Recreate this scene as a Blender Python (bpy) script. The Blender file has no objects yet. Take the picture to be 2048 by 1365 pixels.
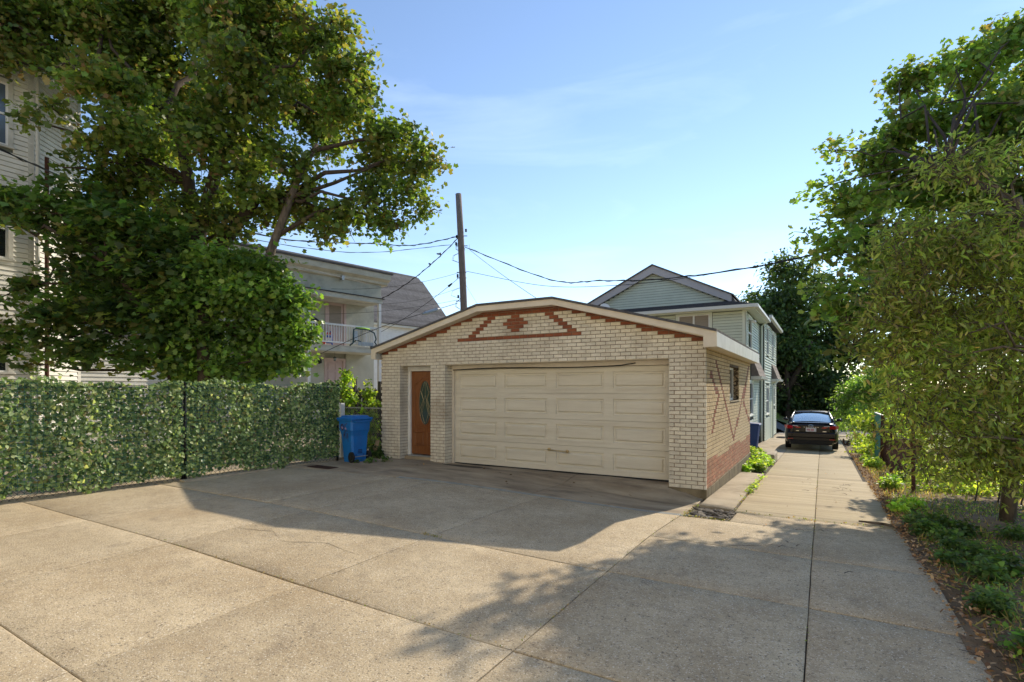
import bpy, bmesh, math, random
import numpy as np
from mathutils import Vector, Matrix, Quaternion

# ---------------------------------------------------------------- camera, sky, sun, exposure
sc = bpy.context.scene
C = sc.collection
YAW = math.radians(30.4)
EYE = 1.7
cam_d = bpy.data.cameras.new("camera")
cam = bpy.data.objects.new("camera", cam_d)
C.objects.link(cam)
cam.location = (0, 0, EYE)
cam.rotation_euler = (math.radians(90), 0, YAW)
cam_d.sensor_width = 36.0
cam_d.lens = 36.0 * 1059 / 2048
cam_d.shift_y = 96.5 / 2048
cam_d.clip_start = 0.05
cam_d.clip_end = 2000
sc.camera = cam

SUN = Vector((0.34, 1.50, 1.0)).normalized()
SUN_EL = math.asin(SUN.z)
SUN_AZ = math.atan2(SUN.x, SUN.y)
world = bpy.data.worlds.new("World")
sc.world = world
world.use_nodes = True
wn, wl = world.node_tree.nodes, world.node_tree.links
wn.clear()
sky = wn.new("ShaderNodeTexSky")
sky.sky_type = 'NISHITA'
sky.sun_disc = False
sky.sun_elevation = SUN_EL
sky.sun_rotation = SUN_AZ
sky.altitude = 300
sky.air_density = 1.0
sky.dust_density = 0.0
sky.ozone_density = 4.0
# thin high cirrus over the clear sky
tc = wn.new("ShaderNodeTexCoord")
mp = wn.new("ShaderNodeMapping"); mp.inputs['Scale'].default_value = (1.0, 1.0, 5.0)
nz = wn.new("ShaderNodeTexNoise"); nz.inputs['Scale'].default_value = 2.2
nz.inputs['Detail'].default_value = 8; nz.inputs['Roughness'].default_value = 0.55
nz.inputs['Distortion'].default_value = 0.6
rp = wn.new("ShaderNodeValToRGB")
rp.color_ramp.elements[0].position = 0.50; rp.color_ramp.elements[0].color = (0, 0, 0, 1)
rp.color_ramp.elements[1].position = 0.82; rp.color_ramp.elements[1].color = (0.09, 0.09, 0.09, 1)
mx = wn.new("ShaderNodeMix"); mx.data_type = 'RGBA'
mx.inputs['B'].default_value = (6.2, 6.6, 7.0, 1)
bg = wn.new("ShaderNodeBackground"); bg.inputs['Strength'].default_value = 0.148
wo = wn.new("ShaderNodeOutputWorld")
wl.new(tc.outputs['Generated'], mp.inputs['Vector']); wl.new(mp.outputs['Vector'], nz.inputs['Vector'])
wl.new(nz.outputs['Fac'], rp.inputs['Fac']); wl.new(rp.outputs['Color'], mx.inputs['Factor'])
tn = wn.new("ShaderNodeMix"); tn.data_type = 'RGBA'; tn.blend_type = 'MULTIPLY'; tn.inputs['Factor'].default_value = 1.0
tn.inputs['B'].default_value = (0.69, 0.60, 0.535, 1)
wl.new(sky.outputs['Color'], tn.inputs['A']); wl.new(tn.outputs['Result'], mx.inputs['A']); wl.new(mx.outputs['Result'], bg.inputs['Color'])
wl.new(bg.outputs['Background'], wo.inputs['Surface'])

sun_d = bpy.data.lights.new("sun", 'SUN')
sun_d.energy = 2.0
sun_d.angle = math.radians(0.55)
sun_d.color = (1.0, 0.88, 0.70)
sun = bpy.data.objects.new("sun", sun_d)
C.objects.link(sun)
sun.rotation_euler = (-SUN).to_track_quat('-Z', 'Y').to_euler()

sc.view_settings.view_transform = 'Standard'
sc.view_settings.look = 'None'
sc.view_settings.exposure = 1.52
sc.view_settings.gamma = 1.0
sc.cycles.max_bounces = 8
sc.cycles.transparent_max_bounces = 8

R = random.Random(11)
NR = np.random.default_rng(5)
PI = math.pi

# ---------------------------------------------------------------- materials
def _new(name):
    m = bpy.data.materials.new(name); m.use_nodes = True
    return m, m.node_tree.nodes, m.node_tree.links, m.node_tree.nodes['Principled BSDF']

def mat(name, col, rough=0.8, col2=None, vs=3.0, lo=0.35, hi=0.65, speck=None, ss=120, sfrac=0.36, stain=None, sts=0.7,
        bump=0.0, bs=60, metal=0.0, per_obj=0.0, stretch=(1, 1, 1), spec=0.4, coat=0.0, stain_lo=0.5, stain_hi=0.75, stain2=None):
    """world-space procedural surface: base colour, broad variation, fine specks, stains, relief, a little change per object"""
    m, n, l, b = _new(name)
    b.inputs['Roughness'].default_value = rough; b.inputs['Metallic'].default_value = metal
    b.inputs['Specular IOR Level'].default_value = spec
    b.inputs['Coat Weight'].default_value = coat
    g = n.new("ShaderNodeNewGeometry"); mpn = n.new("ShaderNodeMapping"); mpn.inputs['Scale'].default_value = stretch
    l.new(g.outputs['Position'], mpn.inputs['Vector']); V = mpn.outputs['Vector']
    rgb = n.new("ShaderNodeRGB"); rgb.outputs[0].default_value = (*col, 1); cur = rgb.outputs[0]
    def noise(scale, detail=5, rgh=0.6):
        t = n.new("ShaderNodeTexNoise"); t.inputs['Scale'].default_value = scale
        t.inputs['Detail'].default_value = detail; t.inputs['Roughness'].default_value = rgh
        l.new(V, t.inputs['Vector']); return t.outputs['Fac']
    def ramp(f, a, c, va=0.0, vb=1.0):
        r = n.new("ShaderNodeMapRange"); r.inputs['From Min'].default_value = a; r.inputs['From Max'].default_value = c
        r.inputs['To Min'].default_value = va; r.inputs['To Max'].default_value = vb
        l.new(f, r.inputs['Value']); return r.outputs['Result']
    def mixc(f, c2, mode='MIX'):
        nonlocal cur
        q = n.new("ShaderNodeMix"); q.data_type = 'RGBA'; q.blend_type = mode
        l.new(f, q.inputs['Factor']); l.new(cur, q.inputs['A']); q.inputs['B'].default_value = (*c2, 1)
        cur = q.outputs['Result']
    if col2: mixc(ramp(noise(vs), lo, hi), col2)
    if stain: mixc(ramp(noise(sts, 7, 0.65), stain_lo, stain_hi, 0, 0.85), stain)
    if stain2:
        mixc(ramp(noise(2.6, 8, 0.7), 0.56, 0.72, 0, 0.7), stain2)
        mixc(ramp(noise(9, 6, 0.65), 0.42, 0.66, 0, 0.35), stain2)
    if speck:
        for k, c2 in enumerate(speck if isinstance(speck[0], tuple) else [speck]):
            mixc(ramp(noise(ss * (1 + 0.7 * k), 3, 0.7), sfrac, sfrac - 0.07), c2)
    if per_obj:
        oi = n.new("ShaderNodeObjectInfo"); q = n.new("ShaderNodeHueSaturation")
        r = ramp(oi.outputs['Random'], 0, 1, 1 - per_obj, 1 + per_obj)
        l.new(r, q.inputs['Value']); l.new(cur, q.inputs['Color']); cur = q.outputs['Color']
    l.new(cur, b.inputs['Base Color'])
    if bump:
        bn = n.new("ShaderNodeBump"); bn.inputs['Strength'].default_value = bump; bn.inputs['Distance'].default_value = 0.02
        l.new(noise(bs, 6, 0.7), bn.inputs['Height']); l.new(bn.outputs['Normal'], b.inputs['Normal'])
    return m

def leaf_mat(name, rough=0.5, trans=0.5, boost=1.85):
    """leaf colour comes from the per-leaf colour attribute; light passes through the blade"""
    m, n, l, b = _new(name)
    a = n.new("ShaderNodeAttribute"); a.attribute_name = "leaf_colour"
    b.inputs['Roughness'].default_value = rough; b.inputs['Specular IOR Level'].default_value = 0.35
    l.new(a.outputs['Color'], b.inputs['Base Color'])
    t = n.new("ShaderNodeBsdfTranslucent"); q = n.new("ShaderNodeMix"); q.data_type = 'RGBA'; q.blend_type = 'MULTIPLY'
    q.inputs['Factor'].default_value = 1.0; q.inputs['B'].default_value = (boost * 1.15, boost * 1.15, boost * 0.45, 1)
    l.new(a.outputs['Color'], q.inputs['A']); l.new(q.outputs['Result'], t.inputs['Color'])
    ms = n.new("ShaderNodeMixShader"); ms.inputs['Fac'].default_value = trans
    l.new(b.outputs[0], ms.inputs[1]); l.new(t.outputs[0], ms.inputs[2])
    l.new(ms.outputs[0], n['Material Output'].inputs['Surface'])
    return m

def glass_mat(name, col=(0.02, 0.025, 0.03), rough=0.04, spec=0.9):
    m, n, l, b = _new(name)
    b.inputs['Base Color'].default_value = (*col, 1); b.inputs['Roughness'].default_value = rough
    b.inputs['Specular IOR Level'].default_value = spec
    return m

M = {}
M['concrete'] = mat('aggregate_concrete', (0.55, 0.45, 0.30), 0.9, (0.43, 0.34, 0.215), 1.4, 0.35, 0.7,
                    speck=[(0.16, 0.13, 0.09), (0.72, 0.66, 0.54), (0.22, 0.165, 0.11)], ss=44, sfrac=0.42,
                    stain=(0.36, 0.265, 0.15), sts=0.55, stain_lo=0.46, stain_hi=0.68, stain2=(0.24, 0.19, 0.13), bump=0.6, bs=55, per_obj=0.06)
M['smooth_concrete'] = mat('old_concrete', (0.44, 0.37, 0.27), 0.9, (0.32, 0.265, 0.185), 1.3, 0.35, 0.7,
                    speck=[(0.15, 0.12, 0.09)], ss=90, sfrac=0.36, stain=(0.14, 0.105, 0.07), sts=1.1, bump=0.25, bs=70, per_obj=0.05)
M['apron'] = mat('apron_concrete', (0.44, 0.36, 0.25), 0.9, (0.27, 0.21, 0.14), 1.6, 0.3, 0.65,
                    speck=[(0.10, 0.08, 0.06)], ss=60, sfrac=0.36, stain=(0.085, 0.06, 0.04), sts=1.3, bump=0.3, bs=60, stretch=(0.6, 1.8, 1))
M['drive'] = mat('broomed_concrete', (0.51, 0.43, 0.285), 0.9, (0.38, 0.305, 0.19), 1.5, 0.3, 0.7,
                    speck=[(0.20, 0.165, 0.12)], ss=40, sfrac=0.38, stain=(0.27, 0.21, 0.14), sts=0.9, bump=0.5, bs=14, stretch=(0.5, 6, 1), per_obj=0.04)
M['joint_dirt'] = mat('joint_dirt', (0.05, 0.04, 0.03), 0.95, (0.09, 0.07, 0.045), 8, bump=0.4)
M['soil'] = mat('dry_soil', (0.27, 0.185, 0.105), 0.95, (0.15, 0.10, 0.055), 2.5, speck=[(0.26, 0.19, 0.115), (0.04, 0.03, 0.02)], ss=38, sfrac=0.41, bump=0.9, bs=45)
M['lawn'] = mat('lawn', (0.11, 0.14, 0.035), 0.95, (0.17, 0.165, 0.055), 2.0, speck=[(0.06, 0.08, 0.02)], ss=30, sfrac=0.42, bump=0.8, bs=50)
M['asphalt'] = mat('asphalt', (0.10, 0.10, 0.10), 0.9, (0.14, 0.135, 0.13), 1, bump=0.3)
M['rubble'] = mat('broken_asphalt', (0.20, 0.18, 0.155), 0.95, (0.09, 0.075, 0.06), 12, bump=0.8, bs=50, per_obj=0.3)
M['brick'] = mat('cream_brick', (0.79, 0.735, 0.61), 0.75, (0.66, 0.60, 0.485), 6, speck=[(0.24, 0.19, 0.14)], ss=80, sfrac=0.385,
                 stain=(0.34, 0.28, 0.205), sts=1.2, stain_lo=0.52, stain_hi=0.8, bump=0.8, bs=75, per_obj=0.09)
M['red_brick'] = mat('terracotta_brick', (0.27, 0.085, 0.036), 0.7, (0.21, 0.06, 0.028), 7, speck=[(0.12, 0.035, 0.02)], ss=80, sfrac=0.37, bump=0.5, bs=80, per_obj=0.13)
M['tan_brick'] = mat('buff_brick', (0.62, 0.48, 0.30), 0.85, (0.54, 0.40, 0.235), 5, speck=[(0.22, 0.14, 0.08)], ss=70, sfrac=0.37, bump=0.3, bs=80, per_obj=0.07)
M['worn_brick'] = mat('worn_red_brick', (0.40, 0.17, 0.10), 0.9, (0.42, 0.27, 0.17), 9, lo=0.45, hi=0.62, speck=[(0.14, 0.05, 0.03)], ss=60, sfrac=0.38, bump=0.4, bs=70, per_obj=0.2)
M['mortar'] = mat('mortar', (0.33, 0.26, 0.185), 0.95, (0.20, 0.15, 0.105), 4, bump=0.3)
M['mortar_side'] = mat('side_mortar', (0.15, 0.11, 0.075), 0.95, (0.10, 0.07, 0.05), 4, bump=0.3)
M['base'] = mat('foundation_concrete', (0.26, 0.21, 0.135), 0.95, (0.12, 0.095, 0.055), 2.5, stain=(0.10, 0.08, 0.04), sts=2, bump=0.4, bs=40, stretch=(1, 2.5, 0.7))
M['trim'] = mat('cream_trim_paint', (0.68, 0.61, 0.50), 0.6, (0.60, 0.53, 0.43), 3, bump=0.03)
M['white_trim'] = mat('white_trim_paint', (0.78, 0.78, 0.76), 0.5, (0.66, 0.66, 0.63), 3)
M['shingle'] = mat('dark_shingle', (0.055, 0.055, 0.062), 0.95, (0.09, 0.09, 0.095), 9, bump=0.6, bs=90, per_obj=0.25)
M['grey_shingle'] = mat('grey_shingle', (0.075, 0.074, 0.079), 0.95, (0.115, 0.112, 0.115), 5, bump=0.6, bs=60, per_obj=0.3)
M['door_paint'] = mat('garage_door_paint', (0.64, 0.60, 0.50), 0.55, (0.57, 0.53, 0.435), 2.2, stain=(0.44, 0.38, 0.29), sts=2.5, stain_lo=0.55, stain_hi=0.8, stain2=(0.50, 0.45, 0.36), bump=0.2, bs=30, stretch=(0.25, 1, 3))
M['black'] = mat('black_metal', (0.012, 0.012, 0.013), 0.35)
M['rubber'] = mat('rubber', (0.018, 0.018, 0.018), 0.8, bump=0.1)
M['wood_door'] = mat('varnished_oak', (0.24, 0.095, 0.03), 0.38, (0.15, 0.052, 0.016), 5, lo=0.3, hi=0.7, stretch=(9, 9, 0.7), bump=0.08, bs=20)
M['brass'] = mat('brass', (0.50, 0.40, 0.24), 0.35, metal=0.8)
M['galv'] = mat('galvanised_steel', (0.42, 0.45, 0.46), 0.5, (0.32, 0.34, 0.35), 8, metal=0.6)
M['lead'] = mat('lead_came', (0.35, 0.30, 0.18), 0.4, metal=0.6)
M['bin_blue'] = mat('blue_plastic', (0.008, 0.165, 0.52), 0.4, (0.015, 0.13, 0.42), 5, bump=0.05, spec=0.5)
M['bin_dark'] = mat('dark_blue_plastic', (0.01, 0.045, 0.17), 0.5)
M['graffiti'] = mat('dark_spray_paint', (0.035, 0.012, 0.022), 0.6, (0.10, 0.04, 0.06), 30)
M['graffiti2'] = mat('faded_pink_paint', (0.42, 0.25, 0.30), 0.7)
M['white_plastic'] = mat('white_plastic', (0.72, 0.72, 0.70), 0.5)
M['bark'] = mat('bark', (0.085, 0.062, 0.045), 0.95, (0.045, 0.033, 0.025), 14, stretch=(1, 1, 0.3), bump=0.8, bs=30)
M['pale_bark'] = mat('pale_bark', (0.17, 0.135, 0.10), 0.95, (0.08, 0.062, 0.045), 12, stretch=(1, 1, 0.3), bump=0.8, bs=30)
M['pole_wood'] = mat('weathered_pole_wood', (0.27, 0.22, 0.19), 0.95, (0.15, 0.12, 0.10), 14, stretch=(3, 3, 0.25), bump=0.5, bs=30)
M['cable'] = mat('black_cable', (0.02, 0.021, 0.023), 0.55)
M['pale_cable'] = mat('weathered_cable', (0.16, 0.16, 0.155), 0.6)
M['leaf'] = leaf_mat('leaf_blade')
M['waxy_leaf'] = leaf_mat('waxy_leaf_blade', 0.38, 0.4)
M['plastic_leaf'] = leaf_mat('plastic_ivy_leaf', 0.36, 0.5, 1.6)
M['dry_leaf'] = leaf_mat('dry_leaf', 0.9, 0.2, 1.2)
M['teal_net'] = mat('teal_netting', (0.02, 0.11, 0.105), 0.6)
M['white_clap'] = mat('white_clapboard_paint', (0.76, 0.74, 0.67), 0.75, (0.66, 0.64, 0.57), 2, stain=(0.38, 0.35, 0.29), sts=1.5, stain_lo=0.58, stain_hi=0.85, per_obj=0.04)
M['cream_side'] = mat('cream_vinyl_siding', (0.80, 0.72, 0.56), 0.7, (0.76, 0.68, 0.52), 2)
M['pale_trim'] = mat('weathered_white_trim', (0.60, 0.59, 0.54), 0.7, (0.48, 0.47, 0.42), 4)
M['stucco'] = mat('grey_green_stucco', (0.50, 0.50, 0.42), 0.95, (0.42, 0.42, 0.35), 1.2, stain=(0.19, 0.20, 0.18), sts=0.7, bump=0.4, bs=50)
M['cornice'] = mat('cornice_paint', (0.56, 0.55, 0.47), 0.8, (0.43, 0.42, 0.35), 2, stretch=(1, 1, 3))
M['pink'] = mat('pale_pink_paint', (0.56, 0.43, 0.40), 0.6, (0.50, 0.385, 0.36), 3)
M['green_side'] = mat('pale_green_vinyl', (0.62, 0.66, 0.54), 0.55, (0.56, 0.60, 0.49), 2, per_obj=0.03)
M['lilac_trim'] = mat('grey_lilac_trim', (0.47, 0.44, 0.44), 0.7)
M['green_trim'] = mat('pale_green_trim', (0.66, 0.70, 0.60), 0.5)
M['gutter'] = mat('cream_gutter', (0.66, 0.65, 0.58), 0.45)
M['picket'] = mat('weathered_dark_picket', (0.058, 0.056, 0.056), 0.95, (0.11, 0.10, 0.095), 8, stretch=(6, 6, 0.6), bump=0.4, per_obj=0.25)
M['glass'] = glass_mat('window_glass')
M['glass_blue'] = glass_mat('window_glass_with_blind', (0.09, 0.12, 0.17), 0.08, 0.8)
M['curtain'] = mat('tan_blind', (0.34, 0.29, 0.24), 0.9, (0.26, 0.22, 0.18), 14, stretch=(0.2, 0.2, 6))
M['car_paint'] = mat('black_car_paint', (0.004, 0.004, 0.008), 0.25, coat=0.55, spec=0.25)
M['car_black'] = mat('black_car_plastic', (0.012, 0.012, 0.012), 0.55)
M['car_glass'] = glass_mat('car_glass', (0.02, 0.03, 0.035), 0.03, 1.0)
M['hood'] = mat('grey_brown_shingle', (0.24, 0.20, 0.175), 0.95, (0.17, 0.14, 0.125), 8)
M['siding_shade'] = mat('siding_shade_tone', (0.13, 0.145, 0.125), 0.95)  # wall behind the boards coloured dark, so gaps read as lap shadow lines
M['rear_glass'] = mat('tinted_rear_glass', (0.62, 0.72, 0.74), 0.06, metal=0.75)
M['tail'] = mat('red_lamp_lens', (0.42, 0.008, 0.006), 0.15, coat=1.0)
M['clear_lens'] = mat('clear_lamp_lens', (0.55, 0.50, 0.50), 0.15, coat=1.0)
M['chrome'] = mat('chrome', (0.7, 0.7, 0.72), 0.12, metal=1.0)
M['plate'] = mat('white_plate', (0.75, 0.74, 0.74), 0.45)
M['plate_red'] = mat('faded_red_print', (0.55, 0.16, 0.18), 0.5)
M['teal_panel'] = mat('teal_panel', (0.035, 0.24, 0.22), 0.6, (0.06, 0.30, 0.27), 2, stretch=(1, 8, 1))
M['rust'] = mat('rusty_steel', (0.10, 0.038, 0.022), 0.9, (0.05, 0.022, 0.015), 12, bump=0.4)
M['old_board'] = mat('red_brown_board', (0.16, 0.07, 0.045), 0.9, (0.09, 0.04, 0.028), 6, stretch=(4, 4, 0.5), bump=0.3)
M['red_toy'] = mat('red_plastic', (0.55, 0.035, 0.025), 0.4)
M['blue_toy'] = mat('blue_plastic_toy', (0.02, 0.09, 0.42), 0.4)
M['lime'] = mat('lime_fabric', (0.30, 0.55, 0.05), 0.8)
M['teal_fabric'] = mat('teal_dark_fabric', (0.02, 0.06, 0.075), 0.8)
M['navy'] = mat('dark_cover', (0.012, 0.013, 0.016), 0.7)
M['fur'] = mat('grey_brown_fur', (0.11, 0.062, 0.04), 0.95, (0.06, 0.035, 0.025), 60, bump=0.5)
M['terracotta_pot'] = mat('pale_pot', (0.42, 0.36, 0.28), 0.9)
M['lumber'] = mat('bare_lumber', (0.46, 0.33, 0.19), 0.8, (0.36, 0.25, 0.14), 8, stretch=(5, 5, 0.5))
M['lantern_glass'] = glass_mat('lantern_glass', (0.22, 0.24, 0.22), 0.1, 0.6)
M['bird'] = mat('dark_feathers', (0.03, 0.03, 0.035), 0.8)
M['dark_dirt'] = mat('brown_rust_grate', (0.07, 0.035, 0.022), 0.9, (0.04, 0.02, 0.015), 20)
M['wet_green'] = mat('roof_felt', (0.045, 0.06, 0.045), 0.95)

# ---------------------------------------------------------------- object helpers
ROOT = {}
def put(o, parent, local=False):
    C.objects.link(o)
    if parent is not None:
        o.parent = parent
        if not local and parent.name in ROOT:
            o.matrix_parent_inverse = ROOT[parent.name].inverted()
    return o

def tag(o, label=None, cat=None, group=None, kind=None):
    if label: o['label'] = label
    if cat: o['category'] = cat
    if group: o['group'] = group
    if kind: o['kind'] = kind
    return o

def thing(name, label, cat, loc=(0, 0, 0), rz=0.0, group=None):
    o = bpy.data.objects.new(name, None); o.empty_display_size = 0.2
    C.objects.link(o); o.location = loc; o.rotation_euler = (0, 0, rz)
    ROOT[o.name] = Matrix.Translation(loc) @ Matrix.Rotation(rz, 4, 'Z')
    return tag(o, label, cat, group)

class MB:
    def __init__(s): s.v = []; s.f = []; s.m = []
    def add(s, vs, fs, mi=0):
        o = len(s.v); s.v += [tuple(p) for p in vs]
        for f in fs: s.f.append(tuple(i + o for i in f)); s.m.append(mi)
        return s
    def box(s, x0, x1, y0, y1, z0, z1, mi=0):
        return s.add([(x0,y0,z0),(x1,y0,z0),(x1,y1,z0),(x0,y1,z0),(x0,y0,z1),(x1,y0,z1),(x1,y1,z1),(x0,y1,z1)],
                     [(0,3,2,1),(4,5,6,7),(0,1,5,4),(1,2,6,5),(2,3,7,6),(3,0,4,7)], mi)
    def hexa(s, b, t, mi=0):
        return s.add(list(b) + list(t), [(0,3,2,1),(4,5,6,7),(0,1,5,4),(1,2,6,5),(2,3,7,6),(3,0,4,7)], mi)
    def bbox(s, x0, x1, y0, y1, z0, z1, r=0.01, mi=0):
        """box with chamfered edges"""
        vs = []; idx = {}
        X = (x0, x1); Y = (y0, y1); Z = (z0, z1)
        for i in (0, 1):
            for j in (0, 1):
                for k in (0, 1):
                    dx = r if i == 0 else -r; dy = r if j == 0 else -r; dz = r if k == 0 else -r
                    for a, p in enumerate(((X[i], Y[j]+dy, Z[k]+dz), (X[i]+dx, Y[j], Z[k]+dz), (X[i]+dx, Y[j]+dy, Z[k]))):
                        idx[i, j, k, a] = len(vs); vs.append(p)
        fs = []
        def q(*c): fs.append(tuple(idx[x] for x in c))
        for i in (0, 1): q((i,0,0,0),(i,1,0,0),(i,1,1,0),(i,0,1,0))
        for j in (0, 1): q((0,j,0,1),(1,j,0,1),(1,j,1,1),(0,j,1,1))
        for k in (0, 1): q((0,0,k,2),(1,0,k,2),(1,1,k,2),(0,1,k,2))
        for i in (0, 1):
            for j in (0, 1): q((i,j,0,0),(i,j,0,1),(i,j,1,1),(i,j,1,0))
            for k in (0, 1): q((i,0,k,0),(i,0,k,2),(i,1,k,2),(i,1,k,0))
        for j in (0, 1):
            for k in (0, 1): q((0,j,k,1),(0,j,k,2),(1,j,k,2),(1,j,k,1))
        for i in (0, 1):
            for j in (0, 1):
                for k in (0, 1): q((i,j,k,0),(i,j,k,1),(i,j,k,2))
        return s.add(vs, fs, mi)
    def prism(s, poly, axis, a, b, mi=0):
        """poly: 2D points; axis x: (y,z), y: (x,z), z: (x,y)"""
        def P(p, t): return (t, p[0], p[1]) if axis == 'x' else (p[0], t, p[1]) if axis == 'y' else (p[0], p[1], t)
        n = len(poly)
        return s.add([P(p, a) for p in poly] + [P(p, b) for p in poly],
                     [tuple(range(n)), tuple(range(2*n-1, n-1, -1))] + [(i, (i+1) % n, n+(i+1) % n, n+i) for i in range(n)], mi)
    def tube(s, pts, rad, n=8, mi=0, caps=True):
        pts = [Vector(p) for p in pts]
        if not hasattr(rad, '__len__'): rad = [rad] * len(pts)
        vs = []; fs = []; up = None
        for i, p in enumerate(pts):
            t = (pts[min(i+1, len(pts)-1)] - pts[max(i-1, 0)]).normalized()
            if up is None:
                up = t.orthogonal().normalized()
            up = (up - t * up.dot(t)).normalized(); sd = t.cross(up)
            for k in range(n):
                a = 2 * PI * k / n
                vs.append(p + (up * math.cos(a) + sd * math.sin(a)) * rad[i])
        for i in range(len(pts) - 1):
            for k in range(n):
                fs.append((i*n+k, i*n+(k+1) % n, (i+1)*n+(k+1) % n, (i+1)*n+k))
        if caps: fs += [tuple(range(n-1, -1, -1)), tuple(range((len(pts)-1)*n, len(pts)*n))]
        return s.add(vs, fs, mi)
    def bar(s, a, b, w, h, up=(0, 0, 1), mi=0):
        """rectangular bar from a to b: w across, h along up"""
        a, b = Vector(a), Vector(b); t = (b - a).normalized(); u = Vector(up)
        u = (u - t * u.dot(t)).normalized(); sd = t.cross(u)
        q = lambda p: [p - sd*w/2 - u*h/2, p + sd*w/2 - u*h/2, p + sd*w/2 + u*h/2, p - sd*w/2 + u*h/2]
        return s.hexa(q(a), q(b), mi)
    def lathe(s, prof, cx=0, cy=0, n=16, mi=0):
        vs = []; fs = []
        for r, z in prof:
            for k in range(n):
                a = 2 * PI * k / n; vs.append((cx + r * math.cos(a), cy + r * math.sin(a), z))
        for i in range(len(prof) - 1):
            for k in range(n): fs.append((i*n+k, i*n+(k+1) % n, (i+1)*n+(k+1) % n, (i+1)*n+k))
        fs += [tuple(range(n-1, -1, -1)), tuple(range((len(prof)-1)*n, len(prof)*n))]
        return s.add(vs, fs, mi)
    def ell(s, c, r, n=10, m=7, mi=0, rot=None):
        vs = []; fs = []; c = Vector(c)
        for i in range(m + 1):
            ph = PI * i / m
            for k in range(n):
                a = 2*PI*k/n; v = Vector((r[0]*math.sin(ph)*math.cos(a), r[1]*math.sin(ph)*math.sin(a), r[2]*math.cos(ph)))
                if rot is not None: v = rot @ v
                vs.append(c + v)
        for i in range(m):
            for k in range(n): fs.append((i*n+k, (i+1)*n+k, (i+1)*n+(k+1) % n, i*n+(k+1) % n))
        return s.add(vs, fs, mi)
    def xf(s, mtx):
        s.v = [tuple(mtx @ Vector(p)) for p in s.v]; return s
    def mesh(s, name, mats, smooth=False):
        me = bpy.data.meshes.new(name); me.from_pydata(s.v, [], s.f)
        for m in (mats if isinstance(mats, (list, tuple)) else [mats]): me.materials.append(m)
        if any(s.m): me.polygons.foreach_set('material_index', s.m)
        if smooth: me.polygons.foreach_set('use_smooth', [True] * len(s.f))
        bm = bmesh.new(); bm.from_mesh(me); bmesh.ops.remove_doubles(bm, verts=bm.verts, dist=1e-5)
        bmesh.ops.recalc_face_normals(bm, faces=bm.faces)
        bm.to_mesh(me); bm.free(); return me
    def obj(s, name, mats, parent=None, local=False, smooth=False, **kw):
        o = bpy.data.objects.new(name, s.mesh(name, mats, smooth))
        put(o, parent, local); return tag(o, **kw)

def smooth01(t):
    t = min(1.0, max(0.0, t)); return t * t * (3 - 2 * t)
def gz(x, y):
    """height of the paved ground: falls gently towards the drive on the right and away down the drive"""
    z = -(0.10 + 0.14 * smooth01((y - 6) / 3.5)) * smooth01((x + 7) / 5.2)
    w = min(1, max(0, (x + 3.4) / 0.9))
    return z - w * 0.03 * min(max(0, y - 9.8), 32)
# ---------------------------------------------------------------- ground
def bumpy(x, y, a=0.02, f=1.3):
    return a * (math.sin(x*f*1.7+y*f*.6) + math.sin(y*f*1.3-x*f*.9+1.7) + .5*math.sin(x*f*4.1+2+y*f*3.3))
def sheet(name, xs, ys, zf, m, kind='structure', parent=None, skirt=0):
    mb = MB(); nx, ny = len(xs), len(ys)
    vs = [(x, y, zf(x, y)) for y in ys for x in xs]
    fs = [(j*nx+i, j*nx+i+1, (j+1)*nx+i+1, (j+1)*nx+i) for j in range(ny-1) for i in range(nx-1)]
    mb.add(vs, fs)
    o = mb.obj(name, m, parent, smooth=True); o['kind'] = kind; return o
def lin(a, b, st):
    n = max(1, int(round((b-a)/st))); return [a + (b-a)*i/n for i in range(n+1)]
far = [-600, -250, -120, -70]
gy = far + lin(-45, 45, 1.5) + [-v for v in reversed(far)]
gx = sorted(gy + [-3.4, -2.5])
sheet('ground', gx, gy, lambda x, y: gz(x, y) - 0.07 + (0.0 if abs(x) < 4 else 0.0), M['soil'])
sheet('dirt_strip', lin(0.86, 3.6, 0.12), lin(-1, 40, 0.25),
      lambda x, y: gz(x, y) - 0.01 + bumpy(x, y, 0.012, 2.2) + 0.05*smooth01((x-1.0)/1.2), M['soil'])
sheet('side_lawn', lin(3.3, 45, 1.0), lin(-3, 44, 1.5), lambda x, y: gz(x, y) + 0.03 + bumpy(x, y, 0.015), M['lawn'])
sheet('back_lawn', lin(-30, 45, 1.5), lin(44.3, 80, 1.5), lambda x, y: gz(x, y) + 0.06 + bumpy(x, y, 0.02), M['lawn'])
sheet('street', lin(-30, 30, 2), lin(38.5, 44, 1.0), lambda x, y: gz(x, y) + 0.0, M['asphalt'])
sheet('left_yard', lin(-45, -10.6, 1.2), lin(-6, 40, 1.5), lambda x, y: gz(x, y) - 0.05 + bumpy(x, y, 0.01), M['smooth_concrete'])

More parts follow.
